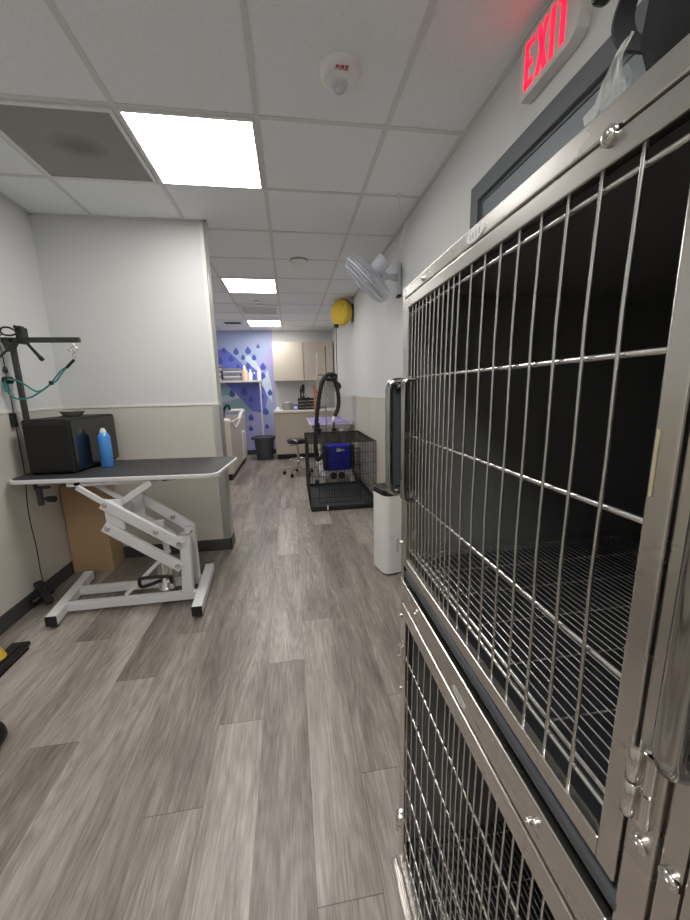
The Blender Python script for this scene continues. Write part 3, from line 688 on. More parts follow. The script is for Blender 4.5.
for y, dz in ((2.240,0),(2.492,0)):
    for (xa, za), (xb, zb) in (((-1.125,.705),(-.705,.405)), ((-1.135,.565),(-.725,.258))):
        if y > 2.4: xa += .075; xb += .0; za -= .015; zb += .015
        bm = newbm(); bar(bm, (xa,y,za+dz), (xb,y,zb+dz), .028, .062, up=(0,0,1), bev=.003); a_ = mesh('lift_arm', bm, 'white_metal', t)
        dr = Vector((xb-xa,0,zb-za)).normalized()
        for s in ((.035,),(.66,),(.955,)) if za > .6 else ((.05,),(.95,)):
            p = Vector((xa,y,za)).lerp(Vector((xb,y,zb)), s[0]); bm = newbm(); cyl(bm, (p.x,y-.014,p.z), (p.x,y-.021,p.z), .012, 6); cyl(bm, (p.x,y-.014,p.z), (p.x,y-.017,p.z), .016, 14); mesh('bolt', bm, 'chrome', a_)
bm = newbm(); box(bm, (-1.13,2.256,.53), (-1.03,2.268,.72), .003); box(bm, (-1.07,2.462,.53), (-.99,2.475,.72), .003); box(bm, (-1.10,2.268,.60), (-1.05,2.462,.64), .003)
mesh('link_plate', bm, 'white_metal', t)
for y in (2.290,2.445):
    bm = newbm(); bar(bm, (-1.275,y,.80), (-1.09,y,.655), .02, .03); bar(bm, (-1.045,y,.690), (-.865,y,.805), .02, .038); mesh('strut', bm, 'white_metal', t)
bm = newbm(); bar(bm, (-1.10,2.30,.075), (-.86,2.30,.30), .022, .022); mesh('brace', bm, 'white_metal', t)
bm = newbm(); lathe(bm, [(.052,0),(.052,.01),(.046,.014),(.046,.235),(.050,.24),(.050,.252),(.02,.258),(.001,.258)], 24, T3(-.872,2.365,.062)); mesh('pump_cylinder', bm, 'chrome', t, label='shiny steel hydraulic pump cylinder')
bm = newbm(); cyl(bm, (-.84,2.365,.31), (-.875,2.38,.50), .018, 12); box(bm, (-.90,2.36,.48), (-.85,2.40,.53), .004); mesh('piston', bm, 'white_metal', t)
bm = newbm(); tube(bm, spline([(-.87,2.36,.135),(-.93,2.30,.135),(-.965,2.215,.165),(-.965,2.20,.215),(-.95,2.198,.228),(-.80,2.198,.228),(-.785,2.198,.215),(-.785,2.215,.175)], 5), .011, 10); mesh('foot_pedal', bm, 'black', t)
bm = newbm(); bar(bm, (-.86,2.41,.10), (-.84,2.30,.14), .02, .02); tube(bm, [(-.735,2.235,.48),(-.66,2.235,.475),(-.64,2.235,.50)], .007, 8); mesh('lever', bm, 'chrome', t)

# grooming arm clamped to the table's left end
t = thing('grooming_post', 'dark grey L-shaped grooming arm clamped to the left end of the table', 'grooming arm', (-1.645,2.55,.655))
bm = newbm(); box(bm, (-1.655,2.540,.852), (-1.629,2.566,1.678), .003); box(bm, (-1.67,2.47,.851), (-1.61,2.575,.858), .001); mesh('post', bm, 'post_grey', t)
bm = newbm(); box(bm, (-1.695,2.54,1.655), (-1.265,2.565,1.685), .003); mesh('cross_arm', bm, 'post_grey', t)
bm = newbm(); yz = [(-1.685,1.66),(-1.585,1.66),(-1.625,1.60),(-1.665,1.60)]
prism(bm, yz, 0, .006, Matrix(((1,0,0,0),(0,0,1,2.529),(0,1,0,0),(0,0,0,1)))); mesh('gusset', bm, 'post_grey', t)
bm = newbm(); box(bm, (-1.612,2.45,.762), (-1.525,2.475,.777), .002); box(bm, (-1.604,2.45,.655), (-1.576,2.475,.762), .003); box(bm, (-1.612,2.45,.777), (-1.598,2.475,.822), .001); mesh('clamp', bm, 'post_grey', t)
bm = newbm(); cyl(bm, (-1.576,2.46,.70), (-1.54,2.45,.70), .007, 8); cyl(bm, (-1.545,2.45,.697), (-1.492,2.44,.697), .020, 14, bev=.004); mesh('clamp_knob', bm, 'black', t)
bm = newbm(); cyl(bm, (-1.672,2.54,1.434), (-1.69,2.50,1.434), .022, 16, bev=.003); mesh('height_knob', bm, 'black', t)

t = thing('grooming_loop', 'teal cord grooming loop hanging from the end of the grooming arm', 'grooming loop', (-1.40,2.55,1.32))
bm = newbm(); Yn = 2.545
tube(bm, spline([(-1.305,Yn,1.652),(-1.30,Yn,1.640),(-1.285,Yn,1.616),(-1.298,Yn,1.598),(-1.318,Yn,1.612),(-1.305,Yn,1.636)], 5), .0035, 6); tube(bm, spline([(-1.303,Yn,1.600),(-1.315,Yn,1.58),(-1.312,Yn,1.555),(-1.300,Yn,1.57),(-1.303,Yn,1.592)], 5), .003, 6); cyl(bm, (-1.326,Yn,1.605), (-1.338,Yn,1.607), .006, 8); mesh('clasp', bm, 'chrome', t)
bm = newbm(); tube(bm, [(-1.312,Yn,1.55),(-1.335,Yn,1.530),(-1.36,Yn,1.505)], .0085, 10); mesh('sleeve', bm, 'black', t)
for off in (.006,-.008):
    bm = newbm(); tube(bm, spline([(-1.355,Yn,1.512),(-1.395,Yn-.002,1.478+off*1.2),(-1.43,Yn,1.440+off*1.6),(-1.462,Yn,1.412)], 6), .0045, 8); mesh('cord', bm, 'teal', t)
bm = newbm(); box(bm, (-1.472,Yn-.010,1.402), (-1.452,Yn+.010,1.426), .004); mesh('slide', bm, 'black', t)
bm = newbm(); tube(bm, spline([(-1.465,Yn,1.41),(-1.505,Yn-.01,1.375),(-1.545,Yn-.02,1.365),(-1.59,Yn-.03,1.405),(-1.625,Yn-.04,1.43),(-1.665,Yn-.05,1.437)], 6), .0050, 8); mesh('cord', bm, 'teal', t)
bm = newbm(); tube(bm, spline([(-1.465,Yn,1.408),(-1.51,Yn-.02,1.368),(-1.57,Yn-.03,1.330),(-1.636,Yn-.04,1.320),(-1.672,Yn-.05,1.355),(-1.682,Yn-.05,1.42)], 6), .0050, 8); mesh('cord', bm, 'teal', t)
bm = newbm(); tube(bm, spline([(-1.683,Yn-.05,1.43),(-1.688,Yn-.055,1.39),(-1.68,Yn-.06,1.365),(-1.672,Yn-.05,1.40)], 5), .004, 6); mesh('cord_tail', bm, 'teal', t)

t = thing('clip_holder', 'black clip-on holder rod with a loop, on top of the grooming arm', 'holder', (-1.58,2.53,1.64))
bm = newbm(); box(bm, (-1.595,2.515,1.645), (-1.557,2.575,1.742), .006); box(bm, (-1.594,2.508,1.73), (-1.578,2.55,1.75), .005); box(bm, (-1.574,2.51,1.725), (-1.558,2.55,1.747), .005); mesh('clip', bm, 'black', t)
bm = newbm(); tube(bm, [(-1.575,2.50,1.712),(-1.515,2.49,1.632),(-1.458,2.48,1.557)], .010, 10, radii=[.007,.0085,.0105]); cyl(bm, (-1.460,2.48,1.560), (-1.449,2.479,1.546), .0125, 12); mesh('rod', bm, 'black', t)
bm = newbm(); tube(bm, spline([(-1.577,2.50,1.712),(-1.605,2.50,1.732),(-1.64,2.50,1.735),(-1.660,2.50,1.718),(-1.645,2.50,1.695),(-1.605,2.50,1.690),(-1.576,2.51,1.704)], 6), .0055, 8); mesh('loop', bm, 'black', t)
bm = newbm(); tube(bm, spline([(-1.60,2.505,1.652),(-1.635,2.48,1.60),(-1.675,2.45,1.545)], 6), .006, 8); mesh('tail', bm, 'black', t)

t = thing('power_cord', 'thin black power cord with in-line blocks hanging down by the left wall', 'cord', (-1.68,2.5,0))
bm = newbm(); tube(bm, spline([(-1.66,2.51,1.70),(-1.690,2.52,1.67),(-1.692,2.53,1.58),(-1.692,2.53,1.50),(-1.693,2.53,1.35),(-1.693,2.53,1.19),(-1.695,2.53,1.0),(-1.696,2.53,.86),(-1.658,2.44,.62),(-1.645,2.43,.40),(-1.648,2.43,.22),(-1.64,2.43,.13)], 6), .0032, 6); mesh('cable', bm, 'black', t)
bm = newbm(); lathe(bm, [(.001,-.022),(.011,-.014),(.013,0),(.009,.014),(.003,.022)], 12, T3(-1.692,2.53,1.495)); mesh('bead', bm, 'black', t)
bm = newbm(); box(bm, (-1.704,2.50,1.150), (-1.680,2.535,1.238), .006); mesh('inline_block', bm, 'black', t)
bm = newbm(); lathe(bm, [(.012,0),(.018,.02),(.018,.06),(.008,.075),(.001,.076)], 14, T3(-1.640,2.43,.055)); mesh('plug', bm, 'black', t)
t = thing('floor_pedal', 'black crossed pedal block leaning on the baseboard at the end of the power cord', 'pedal', (-1.64,2.42,0))
bm = newbm(); bar(bm, (-1.688,2.44,.150), (-1.60,2.39,.018), .045, .028, bev=.006); mesh('long_bar', bm, 'black', t)
bm = newbm(); bar(bm, (-1.69,2.36,.045), (-1.615,2.46,.075), .04, .03, bev=.006); mesh('cross_bar', bm, 'black', t)

# black dryer cabinet on the table
BA = math.radians(-3.5); BC = (-1.345+.0,2.715)
t = thing('dryer_box', 'black box dryer with a glossy side on the grooming table', 'dryer', (-1.468,2.712,TZ+.0005), BA)
bm = newbm(); box(bm, (-.138,-.262,.008), (.134,.262,.345), .014, 0, seg=3); mesh('body', bm, 'black_matte', t, local=True)
bm = newbm(); box(bm, (.1338,-.248,.02), (.1385,.25,.332), .004, 0); mesh('side_panel', bm, 'black_gloss', t, local=True, label='glossy black side panel')
bm = newbm(); box(bm, (-.12,-.2665,.03), (.118,-.2615,.30), .003); mesh('front_panel', bm, 'black_matte', t, local=True)
bm = newbm(); box(bm, (-.12,-.2655,.306), (.118,-.2612,.331), .002); mesh('top_strip', bm, 'black', t, local=True)
for sx in (-.11,.11):
    for sy in (-.23,.23):
        bm = newbm(); cyl(bm, (sx,sy,0), (sx,sy,.01), .014, 12); mesh('rubber_foot', bm, 'black', t, local=True)
bm = newbm(); lathe(bm, [(.042,0),(.055,.006),(.066,.026),(.071,.034),(.073,.034),(.073,.037),(.067,.036),(.052,.010),(.001,.008)], 28, T3(-1.462,2.715,TZ+.346))
solo('steel_bowl', bm, 'alu', 'shallow steel bowl on top of the black dryer box', 'bowl', (-1.462,2.715,TZ+.346))
t = thing('spray_can', 'light blue aerosol can with pale cap on the table beside the black box', 'spray can', (-1.265,2.66,TZ+.0005))
bm = newbm(); lathe(bm, [(.036,0),(.0385,.003),(.0385,.205),(.036,.212),(.025,.228),(.022,.232),(.001,.232)], 28, T3(-1.265,2.66,TZ+.0005)); mesh('can', bm, 'blue_can', t)
bm = newbm(); lathe(bm, [(.020,.230),(.020,.246),(.013,.252),(.012,.262),(.001,.263)], 18, T3(-1.265,2.66,TZ+.0005)); mesh('cap', bm, 'blue_cap', t)

# cardboard box under the table
t = thing('cardboard_box', 'tall plain brown cardboard box standing in the corner behind the table', 'box', (-1.545,2.93,0))
bm = newbm(); box(bm, (-1.696,2.835,.001), (-1.415,3.028,.685), .003, 0, seg=1); mesh('carton', bm, 'card', t)
bm = newbm(); box(bm, (-1.555,2.833,.60), (-1.515,2.8352,.685), 0, 0); box(bm, (-1.556,2.832,.684), (-1.514,3.02,.6866), 0, 0); mesh('packing_tape', bm, 'tape', t)

# push broom on the floor at the left edge
t = thing('push_broom', 'black-headed push broom with yellow socket on the floor at the left edge', 'broom', (-1.47,1.78,0))
bm = newbm(); box(bm, (-1.535,1.40,.022), (-1.445,1.965,.045), .006); box(bm, (-1.51,1.46,.043), (-1.47,1.93,.052), .003); mesh('head', bm, 'black', t)
bm = newbm(); box(bm, (-1.528,1.41,.0), (-1.452,1.955,.023), .002); mesh('bristles', bm, 'black_matte', t)
bm = newbm(); lathe(bm, [(.04,0),(.036,.02),(.026,.06),(.022,.10),(.001,.101)], 14, T3(-1.515,1.835,.045) @ R3((0,1,0), -.12)); mesh('socket', bm, 'yellow', t)
bm = newbm(); tube(bm, [(-1.523,1.833,.12),(-1.59,1.80,.70),(-1.688,1.76,1.35)], .012, 10); mesh('handle', bm, 'yellow', t)
t = thing('caster_wheel', 'black rounded wheel on the floor, half cut off by the left edge', 'wheel', (-1.208,1.345,0))
bm = newbm(); lathe(bm, [(.001,-.03),(.05,-.03),(.062,-.018),(.065,0),(.062,.018),(.05,.03),(.001,.03)], 28, T3(-1.208,1.345,.066) @ R3((1,0,0), PI/2)); mesh('tyre', bm, 'black', t)
bm = newbm(); box(bm, (-1.265,1.30,.06), (-1.215,1.31,.13), .003); box(bm, (-1.265,1.38,.06), (-1.215,1.39,.13), .003); box(bm, (-1.31,1.30,.128), (-1.225,1.39,.136), .003); mesh('fork', bm, 'post_grey', t)

# ------------------------------------------------------------------ dehumidifier
DA = math.radians(14); DC = (.728,2.475)
t = thing('dehumidifier', 'tall white dehumidifier with black top rim behind the steel cages', 'dehumidifier', (DC[0],DC[1],0), DA)
bm = newbm(); pr = rrect(.29,.22,.055,8); prism(bm, pr, .012, .595, None, 0, bev=.004); mesh('body', bm, 'white_plastic', t, local=True)
bm = newbm(); prism(bm, rrect(.292,.222,.056,8), .594, .640, None, 0, bev=.010); mesh('top_rim', bm, 'black', t, local=True)
bm = newbm(); prism(bm, rrect(.22,.15,.04,8), .638, .643, None, 0); mesh('top_vent', bm, 'post_grey', t, local=True)
for k in range(6):
    bm = newbm(); box(bm, (-.09,-.06+k*.022,.6425), (.09,-.05+k*.022,.647), .001); mesh('vent_slat', bm, 'black', t, local=True)
bm = newbm(); prism(bm, rrect(.27,.20,.05,8), 0, .014, None, 0); mesh('base', bm, 'black', t, local=True)
bm = newbm(); box(bm, (-.1456,-.09,.255), (-.1446,.05,.2562), 0); box(bm, (-.115,-.1112,.30), (.115,-.1095,.303), 0); mesh('tank_seam', bm, 'grey_plastic', t, local=True)
bm = newbm(); box(bm, (-.055,-.1135,.17), (-.035,-.109,.28), .002); mesh('grip', bm, 'grey_plastic', t, local=True)

# ------------------------------------------------------------------ wire dog crate
CX0, CX1, CY0, CY1, CZ = .170, .914, 3.87, 4.93, .77
t = thing('dog_crate', 'black folding wire dog crate on the floor along the right wall', 'dog crate', ((CX0+CX1)/2,(CY0+CY1)/2,0))
def grid_panel(name, o, u, v, W, H_, nu, vs, r=.0016, parent=t):
    o, u, v = Vector(o), Vector(u), Vector(v); bm = newbm()
    for i in range(nu+1): p = o+u*(W*i/nu); tube(bm, [p, p+v*H_], r, 5)
    for s in vs: p = o+v*(H_*s); tube(bm, [p, p+u*W], r*1.35, 5)
    q = [o, o+u*W, o+u*W+v*H_, o+v*H_]
    for a, b in zip(q, q[1:]+q[:1]): tube(bm, [a, b], .0034, 6)
    return mesh(name, bm, 'crate', parent)
hs = [.17,.34,.51,.68,.84]
grid_panel('front_panel', (CX0,CY0,.03), (1,0,0), (0,0,1), CX1-CX0, CZ-.03, 25, hs)
grid_panel('back_panel', (CX0,CY1,.03), (1,0,0), (0,0,1), CX1-CX0, CZ-.03, 25, hs)
grid_panel('side_panel', (CX0,CY0,.03), (0,1,0), (0,0,1), CY1-CY0, CZ-.03, 36, hs)
grid_panel('side_panel', (CX1,CY0,.03), (0,1,0), (0,0,1), CY1-CY0, CZ-.03, 36, hs)
grid_panel('top_panel', (CX0,CY0,CZ), (0,1,0), (1,0,0), CY1-CY0, CX1-CX0, 36, [.2,.4,.6,.8])
bm = newbm(); box(bm, (CX0+.006,CY0+.006,.012), (CX1-.006,CY1-.006,.018)); 
for a, b in (((CX0+.006,CY0+.006),(CX1-.006,CY0+.012)),((CX0+.006,CY1-.012),(CX1-.006,CY1-.006)),((CX0+.006,CY0+.012),(CX0+.012,CY1-.012)),((CX1-.012,CY0+.012),(CX1-.006,CY1-.012))): box(bm, (*a,.0), (*b,.055), .001, seg=1)
mesh('tray', bm, 'tray', t)
d = grid_panel('door', (CX0+.10,CY0-.008,.10), (1,0,0), (0,0,1), .46, .60, 16, [.25,.5,.75])
for z in (.27,.52):
    bm = newbm(); tube(bm, [(CX0+.50,CY0-.014,z),(CX0+.60,CY0-.014,z)], .004, 8); tube(bm, [(CX0+.55,CY0-.014,z),(CX0+.55,CY0-.030,z),(CX0+.55,CY0-.032,z-.03)], .004, 8); mesh('latch', bm, 'crate', d)
bm = newbm(); box(bm, (CX0+.18,CY0-.016,.02), (CX0+.195,CY0-.008,.07), .002); mesh('tag', bm, 'tag_white', t, label='small white plastic clip on the front edge')

# ------------------------------------------------------------------ blue dryer behind the crate, with its black hose on a stand
t = thing('blue_dryer', 'blue pet dryer with black ends and a long black hose, behind the wire crate', 'dryer', (.63,5.12,0))
bm = newbm(); box(bm, (.47,5.02,.20), (.825,5.23,.575), .03, 0, seg=3); mesh('body', bm, 'dryer_blue', t)
for a, b in ((.425,.475),(.82,.87)):
    bm = newbm(); box(bm, (a,5.01,.205), (b,5.24,.57), .022, 0, seg=3); mesh('end_cover', bm, 'black', t)
bm = newbm(); box(bm, (.615,5.016,.475), (.675,5.021,.525), .001); mesh('label', bm, 'tag_white', t, label='small white label')
bm = newbm(); box(bm, (.68,5.017,.485), (.73,5.021,.508), .001); mesh('badge', bm, 'grey_plastic', t)
bm = newbm(); box(bm, (.40,5.04,.10), (.86,5.22,.125), .004); box(bm, (.40,5.04,.0), (.44,5.22,.10), .003); box(bm, (.82,5.04,0), (.86,5.22,.10), .003); box(bm, (.44,5.10,.125), (.84,5.16,.205), .004); mesh('stand_base', bm, 'white_metal', t)
for x in (.30,.56,.68):
    bm = newbm(); cyl(bm, (x,5.03,.13), (x,4.995,.13), .05, 16, bev=.006) if x > .4 else cyl(bm, (.36,5.10,.03), (.30,5.10,.03), .03, 14, bev=.004); mesh('wheel', bm, 'black', t)
bm = newbm(); tube(bm, [(.50,5.20,.12),(.50,5.22,.7),(.505,5.16,1.50)], .012, 8); mesh('stand_pole', bm, 'chrome', t)
def hp(px, py, Y=5.15): v = MC @ Vector(((px-345)/F_PX, (py-460)/F_PX, 1.0)); d_ = _w(v); return Vector((d_.x*Y/d_.y, Y, CAM_H+d_.z*Y/d_.y))
hose = spline([(.43,5.12,.42),(.36,5.11,.36),hp(317,458),hp(315.5,448),hp(316,430),hp(317.5,410),hp(320,392),hp(323,380),hp(327,375),hp(332,376),hp(336,384),hp(338.5,397),hp(338,408),hp(334.5,416)], 10)
bm = newbm(); tube(bm, hose, .030, 12, radii=[.030+.003*math.cos(i*2.1) for i in range(len(hose))]); mesh('hose', bm, 'black', t)
hc = hp(330,377); bm = newbm(); tube(bm, [(hc.x+.075*math.cos(a),5.08,hc.z+.035*math.sin(a)) for a in [i*2*PI/24 for i in range(24)]], .026, 10, True); mesh('hose_holder', bm, 'black', t)
hn = hp(334,417)
bm = newbm(); cyl(bm, hn, hn+Vector((-.02,-.01,-.08)), .024, 14, bev=.004); mesh('nozzle', bm, 'tub_white', t)

# ------------------------------------------------------------------ purple grooming table
t = thing('purple_table', 'grooming table with purple top along the right wall behind the crate', 'table', (.59,5.93,0))
bm = newbm(); prism(bm, rrect(.63,1.24,.03,5,.585,5.94), .825, .850, None, 0, bev=.003); mesh('tabletop', bm, 'white_metal', t)
bm = newbm(); prism(bm, rrect(.58,1.19,.03,5,.585,5.94), .849, .856, None, 0); mesh('top_mat', bm, 'purple', t, label='purple rubber top')
bm = newbm()
for x in (.32,.85): box(bm, (x-.02,5.40,.76), (x+.02,6.45,.825), .003)
for y in (5.42,6.42): box(bm, (.32,y-.02,.765), (.85,y+.02,.822), .003)
mesh('under_frame', bm, 'white_metal', t)
for x in (.44,.80):
    bm = newbm(); bar(bm, (x,5.48,.10), (x,6.38,.74), .03, .05); l_ = mesh('lift_arm', bm, 'white_metal', t)
    bm = newbm(); bar(bm, (x+.03,6.38,.10), (x+.03,5.48,.74), .03, .05); mesh('lift_arm', bm, 'white_metal', t)
    bm = newbm(); box(bm, (x-.03,5.42,.02), (x+.05,6.45,.09), .004); mesh('foot_beam', bm, 'white_metal', t)
bm = newbm(); box(bm, (.44,5.46,.02), (.85,5.50,.08), .003); box(bm, (.44,6.36,.02), (.85,6.40,.08), .003); mesh('cross_beam', bm, 'white_metal', t)
bm = newbm(); box(bm, (.45,5.70,.03), (.75,6.10,.16), .02); mesh('motor', bm, 'black', t)
for x in (.62,.40):
    bm = newbm(); tube(bm, [(x,5.325,.70),(x,5.30,.74),(x,5.315,.86)], .012, 8); box(bm, (x-.035,5.29,.735), (x+.035,5.33,.775), .008); mesh('clamp', bm, 'black', t)
t = thing('strap_stand', 'thin steel grooming post standing at the purple table with a hanging tan strap', 'stand', (.50,6.60,0))
bm = newbm(); tube(bm, [(.50,6.62,.02),(.50,6.62,2.0)], .011, 8); box(bm, (.40,6.57,0), (.60,6.67,.02), .004); mesh('post', bm, 'chrome', t)
bm = newbm(); tube(bm, [(.66,6.62,1.2),(.66,6.62,2.1)], .008, 8); tube(bm, [(.50,6.62,1.6),(.66,6.62,1.6)], .010, 8); mesh('side_rod', bm, 'post_grey', t)
bm = newbm(); ps = [(.41,1.42),(.45,1.45),(.47,1.38),(.55,1.10),(.50,1.08),(.475,1.20),(.47,.90),(.42,.90),(.425,1.20)]
prism(bm, ps, 0, .02, Matrix(((1,0,0,0),(0,0,1,6.585),(0,1,0,0),(0,0,0,1))), 0, bev=.004); mesh('strap', bm, 'tan', t, label='tan strap')

# ------------------------------------------------------------------ stool
SXc, SYc = .085, 5.78
t = thing('rolling_stool', 'round black rolling stool with chrome star base near the back counter', 'stool', (SXc,SYc,0))
bm = newbm(); lathe(bm, [(.001,.515),(.15,.515),(.168,.528),(.172,.555),(.16,.58),(.12,.588),(.001,.590)], 32, T3(SXc,SYc,0)); mesh('seat', bm, 'black_gloss', t)
bm = newbm(); cyl(bm, (SXc,SYc,.12), (SXc,SYc,.34), .024, 14); cyl(bm, (SXc,SYc,.34), (SXc,SYc,.515), .014, 12); mesh('column', bm, 'chrome', t)
bm = newbm(); tube(bm, [(SXc+.14*math.cos(a),SYc+.14*math.sin(a),.25) for a in [i*2*PI/28 for i in range(28)]], .009, 8, True); 
for a in (0,PI/2): tube(bm, [(SXc-.14*math.cos(a),SYc-.14*math.sin(a),.25),(SXc+.14*math.cos(a),SYc+.14*math.sin(a),.25)], .006, 6)
mesh('foot_ring', bm, 'chrome', t)
bm = newbm(); box(bm, (SXc-.13,SYc-.02,.48), (SXc-.02,SYc-.005,.49), .002); mesh('height_lever', bm, 'black', t)
for k in range(5):
    a = 2*PI*k/5+2.95; c, s = math.cos(a), math.sin(a)
    bm = newbm(); bar(bm, (SXc+.02*c,SYc+.02*s,.135), (SXc+.24*c,SYc+.24*s,.085), .036, .022, bev=.004); l_ = mesh('leg', bm, 'chrome', t)
    bm = newbm(); cyl(bm, (SXc+.235*c-.018*s,SYc+.235*s+.018*c,.029), (SXc+.235*c+.018*s,SYc+.235*s-.018*c,.029), .029, 16, bev=.004); cyl(bm, (SXc+.235*c,SYc+.235*s,.05), (SXc+.235*c,SYc+.235*s,.085), .008, 8); mesh('caster', bm, 'black', l_)

# ------------------------------------------------------------------ trash can
TX, TY = -.555, 7.36
t = thing('trash_can', 'round dark grey trash can on the floor in front of the blue mural', 'trash can', (TX,TY,0))
bm = newbm(); lathe(bm, [(.001,0),(.155,0),(.160,.012),(.195,.42),(.198,.425),(.19,.425),(.150,.03),(.001,.03)], 36, T3(TX,TY,0)); mesh('body', bm, 'trash', t)
bm = newbm(); lathe(bm, [(.192,.40),(.218,.402),(.222,.43),(.218,.455),(.196,.455),(.192,.43)], 36, T3(TX,TY,0)); mesh('rim', bm, 'trash', t)
for s in (1,-1):
    bm = newbm(); box(bm, (TX+s*.215-.03,TY-.06,.395), (TX+s*.215+.02,TY+.06,.45), .012); mesh('handle', bm, 'trash', t)

# ------------------------------------------------------------------ back counter and cabinets
t = thing('base_cabinet', 'beige laminate base cabinet under the white back counter', 'cabinet', (.30,7.5,0))
bm = newbm(); box(bm, (-.32,7.20,.10), (XR-.012,YB-.002,.915), .002); mesh('carcass', bm, 'cab', t)
bm = newbm(); box(bm, (-.30,7.25,0), (XR-.012,YB-.02,.10)); mesh('toe_kick', bm, 'black', t)
for a, b in ((-.318,.298),(.303,.915)):
    bm = newbm(); box(bm, (a,7.18,.105), (b,7.199,.905), .002); mesh('door', bm, 'cab', t)
bm = newbm(); box(bm, (-.335,7.15,.916), (XR-.005,YB-.001,.958), .004)
solo('countertop', bm, 'counter', 'white worktop running along the back wall under the wall cabinets', 'countertop', (.30,7.5,.916))
def wallcab(x0, x1, label, ajar):
    t = thing('wall_cabinet', label, 'cabinet', ((x0+x1)/2,7.75,1.535), group='beige wall cabinets')
    bm = newbm(); box(bm, (x0,7.56,1.535), (x1,YB-.001,2.285), .002); mesh('carcass', bm, 'cab', t)
    bm = newbm(); Xd = T3(x1-.002,7.557,0) @ R3((0,0,1), ajar) ; box(bm, (-(x1-x0)+.006,-.019,1.538), (0,0,2.282), .002, X=Xd); d = mesh('door', bm, 'cab', t)
wallcab(-.298, .297, 'left beige wall cabinet with closed door beside the mural', 0)
wallcab(.301, .900, 'right beige wall cabinet with door slightly ajar, in the back corner', math.radians(9))

# things on the counter
t = thing('drawer_toolbox', 'black toolbox with three silver-edged drawers on the back counter', 'toolbox', (.36,7.44,.958))
bm = newbm(); box(bm, (.155,7.36,.959), (.60,7.56,1.155), .006); mesh('body', bm, 'black', t)
for k in range(3):
    bm = newbm(); box(bm, (.165,7.350,.968+k*.061), (.59,7.362,1.018+k*.061), .003); dd = mesh('drawer', bm, 'black', t)
    bm = newbm(); box(bm, (.165,7.344,1.006+k*.061), (.59,7.352,1.016+k*.061), .002); mesh('drawer_pull', bm, 'chrome', dd)
bm = newbm(); box(bm, (.155,7.50,1.155), (.60,7.56,1.19), .004); mesh('lid', bm, 'black', t)
for i, (x, y, l, r, z) in enumerate(((.22,7.44,.13,.02,1.156),(.26,7.42,.16,.018,1.156),(.36,7.43,.12,.024,1.156),(.44,7.42,.15,.02,1.156),(.53,7.43,.12,.022,1.156))):
    bm = newbm()
    if i in (0,): lathe(bm, [(r,0),(r*1.15,.02),(r*.8,.10),(r*1.2,.17),(r*.4,.26),(.001,.27)], 14, T3(x,y,z)); lab = 'black upright clipper standing on the toolbox lid'
    else: lathe(bm, [(r*.7,-l/2),(r,-l/4),(r,l/4),(r*.6,l/2),(.001,l/2+.004)], 12, T3(x,y,z+r) @ R3((0,0,1), .5*i) @ R3((0,1,0), PI/2)); lab = 'black hair clipper lying on the toolbox, '+['','beside the upright clipper','at the middle of the lid','right of the middle','at the right end'][i]
    solo('hair_clipper', bm, 'black', lab, 'clipper', (x,y,z), 'clippers on the toolbox')
t = thing('glass_jar', 'grey-green jar with white contents on the back counter', 'jar', (-.06,7.42,.958))
bm = newbm(); lathe(bm, [(.001,.001),(.085,.001),(.10,.03),(.105,.13),(.11,.135),(.11,.15),(.098,.15),(.095,.03),(.001,.02)], 24, T3(-.06,7.42,.958)); mesh('body', bm, 'jar', t)
bm = newbm(); lathe(bm, [(.001,.02),(.092,.03),(.096,.12),(.07,.15),(.001,.165)], 20, T3(-.06,7.42,.958)); mesh('contents', bm, 'towel_w', t)
t = thing('small_purple_box', 'small purple box on the back counter beside the black toolbox', 'box', (.09,7.40,.958))
bm = newbm(); box(bm, (.055,7.36,.959), (.150,7.46,1.075), .004); mesh('carton', bm, 'purple_box', t)
bm = newbm(); box(bm, (.075,7.3585,.985), (.13,7.3602,1.03), 0); mesh('label', bm, 'tag_white', t)
t = thing('pump_bottle', 'black pump bottle on the back counter behind the toolbox', 'bottle', (.28,7.66,.958))
bm = newbm(); lathe(bm, [(.001,.001),(.04,.001),(.042,.20),(.03,.25),(.012,.27),(.012,.33),(.001,.33)], 16, T3(.28,7.66,.958)); mesh('body', bm, 'black', t)
bm = newbm(); lathe(bm, [(.02,.33),(.03,.36),(.035,.46),(.02,.50),(.001,.51)], 14, T3(.28,7.66,.958)); mesh('pump_head', bm, 'black', t)
bm = newbm(); lathe(bm, [(.001,0),(.03,0),(.035,.05),(.02,.06),(.001,.06)], 14, T3(-.25,7.35,.9585))
solo('white_cup', bm, 'bottle_white', 'small white cup at the left end of the back counter', 'cup', (-.25,7.35,.9585))

# ------------------------------------------------------------------ mural on the back wall
YM = YB-.003
def at(px, py, Y=YM):
    v = MC @ Vector(((px-345)/F_PX, (py-460)/F_PX, 1.0)); d = _w(v); return (d.x*Y/d.y, CAM_H+d.z*Y/d.y)
XM = lambda k: Matrix(((1,0,0,0),(0,0,-1,YM-.0006*k),(0,1,0,0),(0,0,0,1)))
bm = newbm()
prism(bm, [(XL+.01,.1),(-.30,.1),(-.30,CEIL-.006),(XL+.01,CEIL-.006)], 0, .0005, XM(0), 0)
def layer(poly, k, mi): prism(bm, [at(*p) for p in poly], 0, .0005, XM(k), mi)
layer([(216,333),(268,333),(268,352),(262,360),(248,356),(240,368),(232,352),(222,356),(216,360)][::-1], 1, 1)
layer([(218,350),(224,348),(229,352),(236,358),(243,365),(250,364),(258,372),(263,377),(266,392),(270,402),(270,415),(268,419),(262,413),(252,411),(244,402),(236,393),(228,386),(220,378),(216,374)], 2, 2)
layer([(243,358),(249,355),(256,362),(262,372),(256,370),(249,364)], 3, 5)
layer([(261,384),(264,388),(268,398),(272,404),(272,388),(268,370),(266,372)], 3, 5)
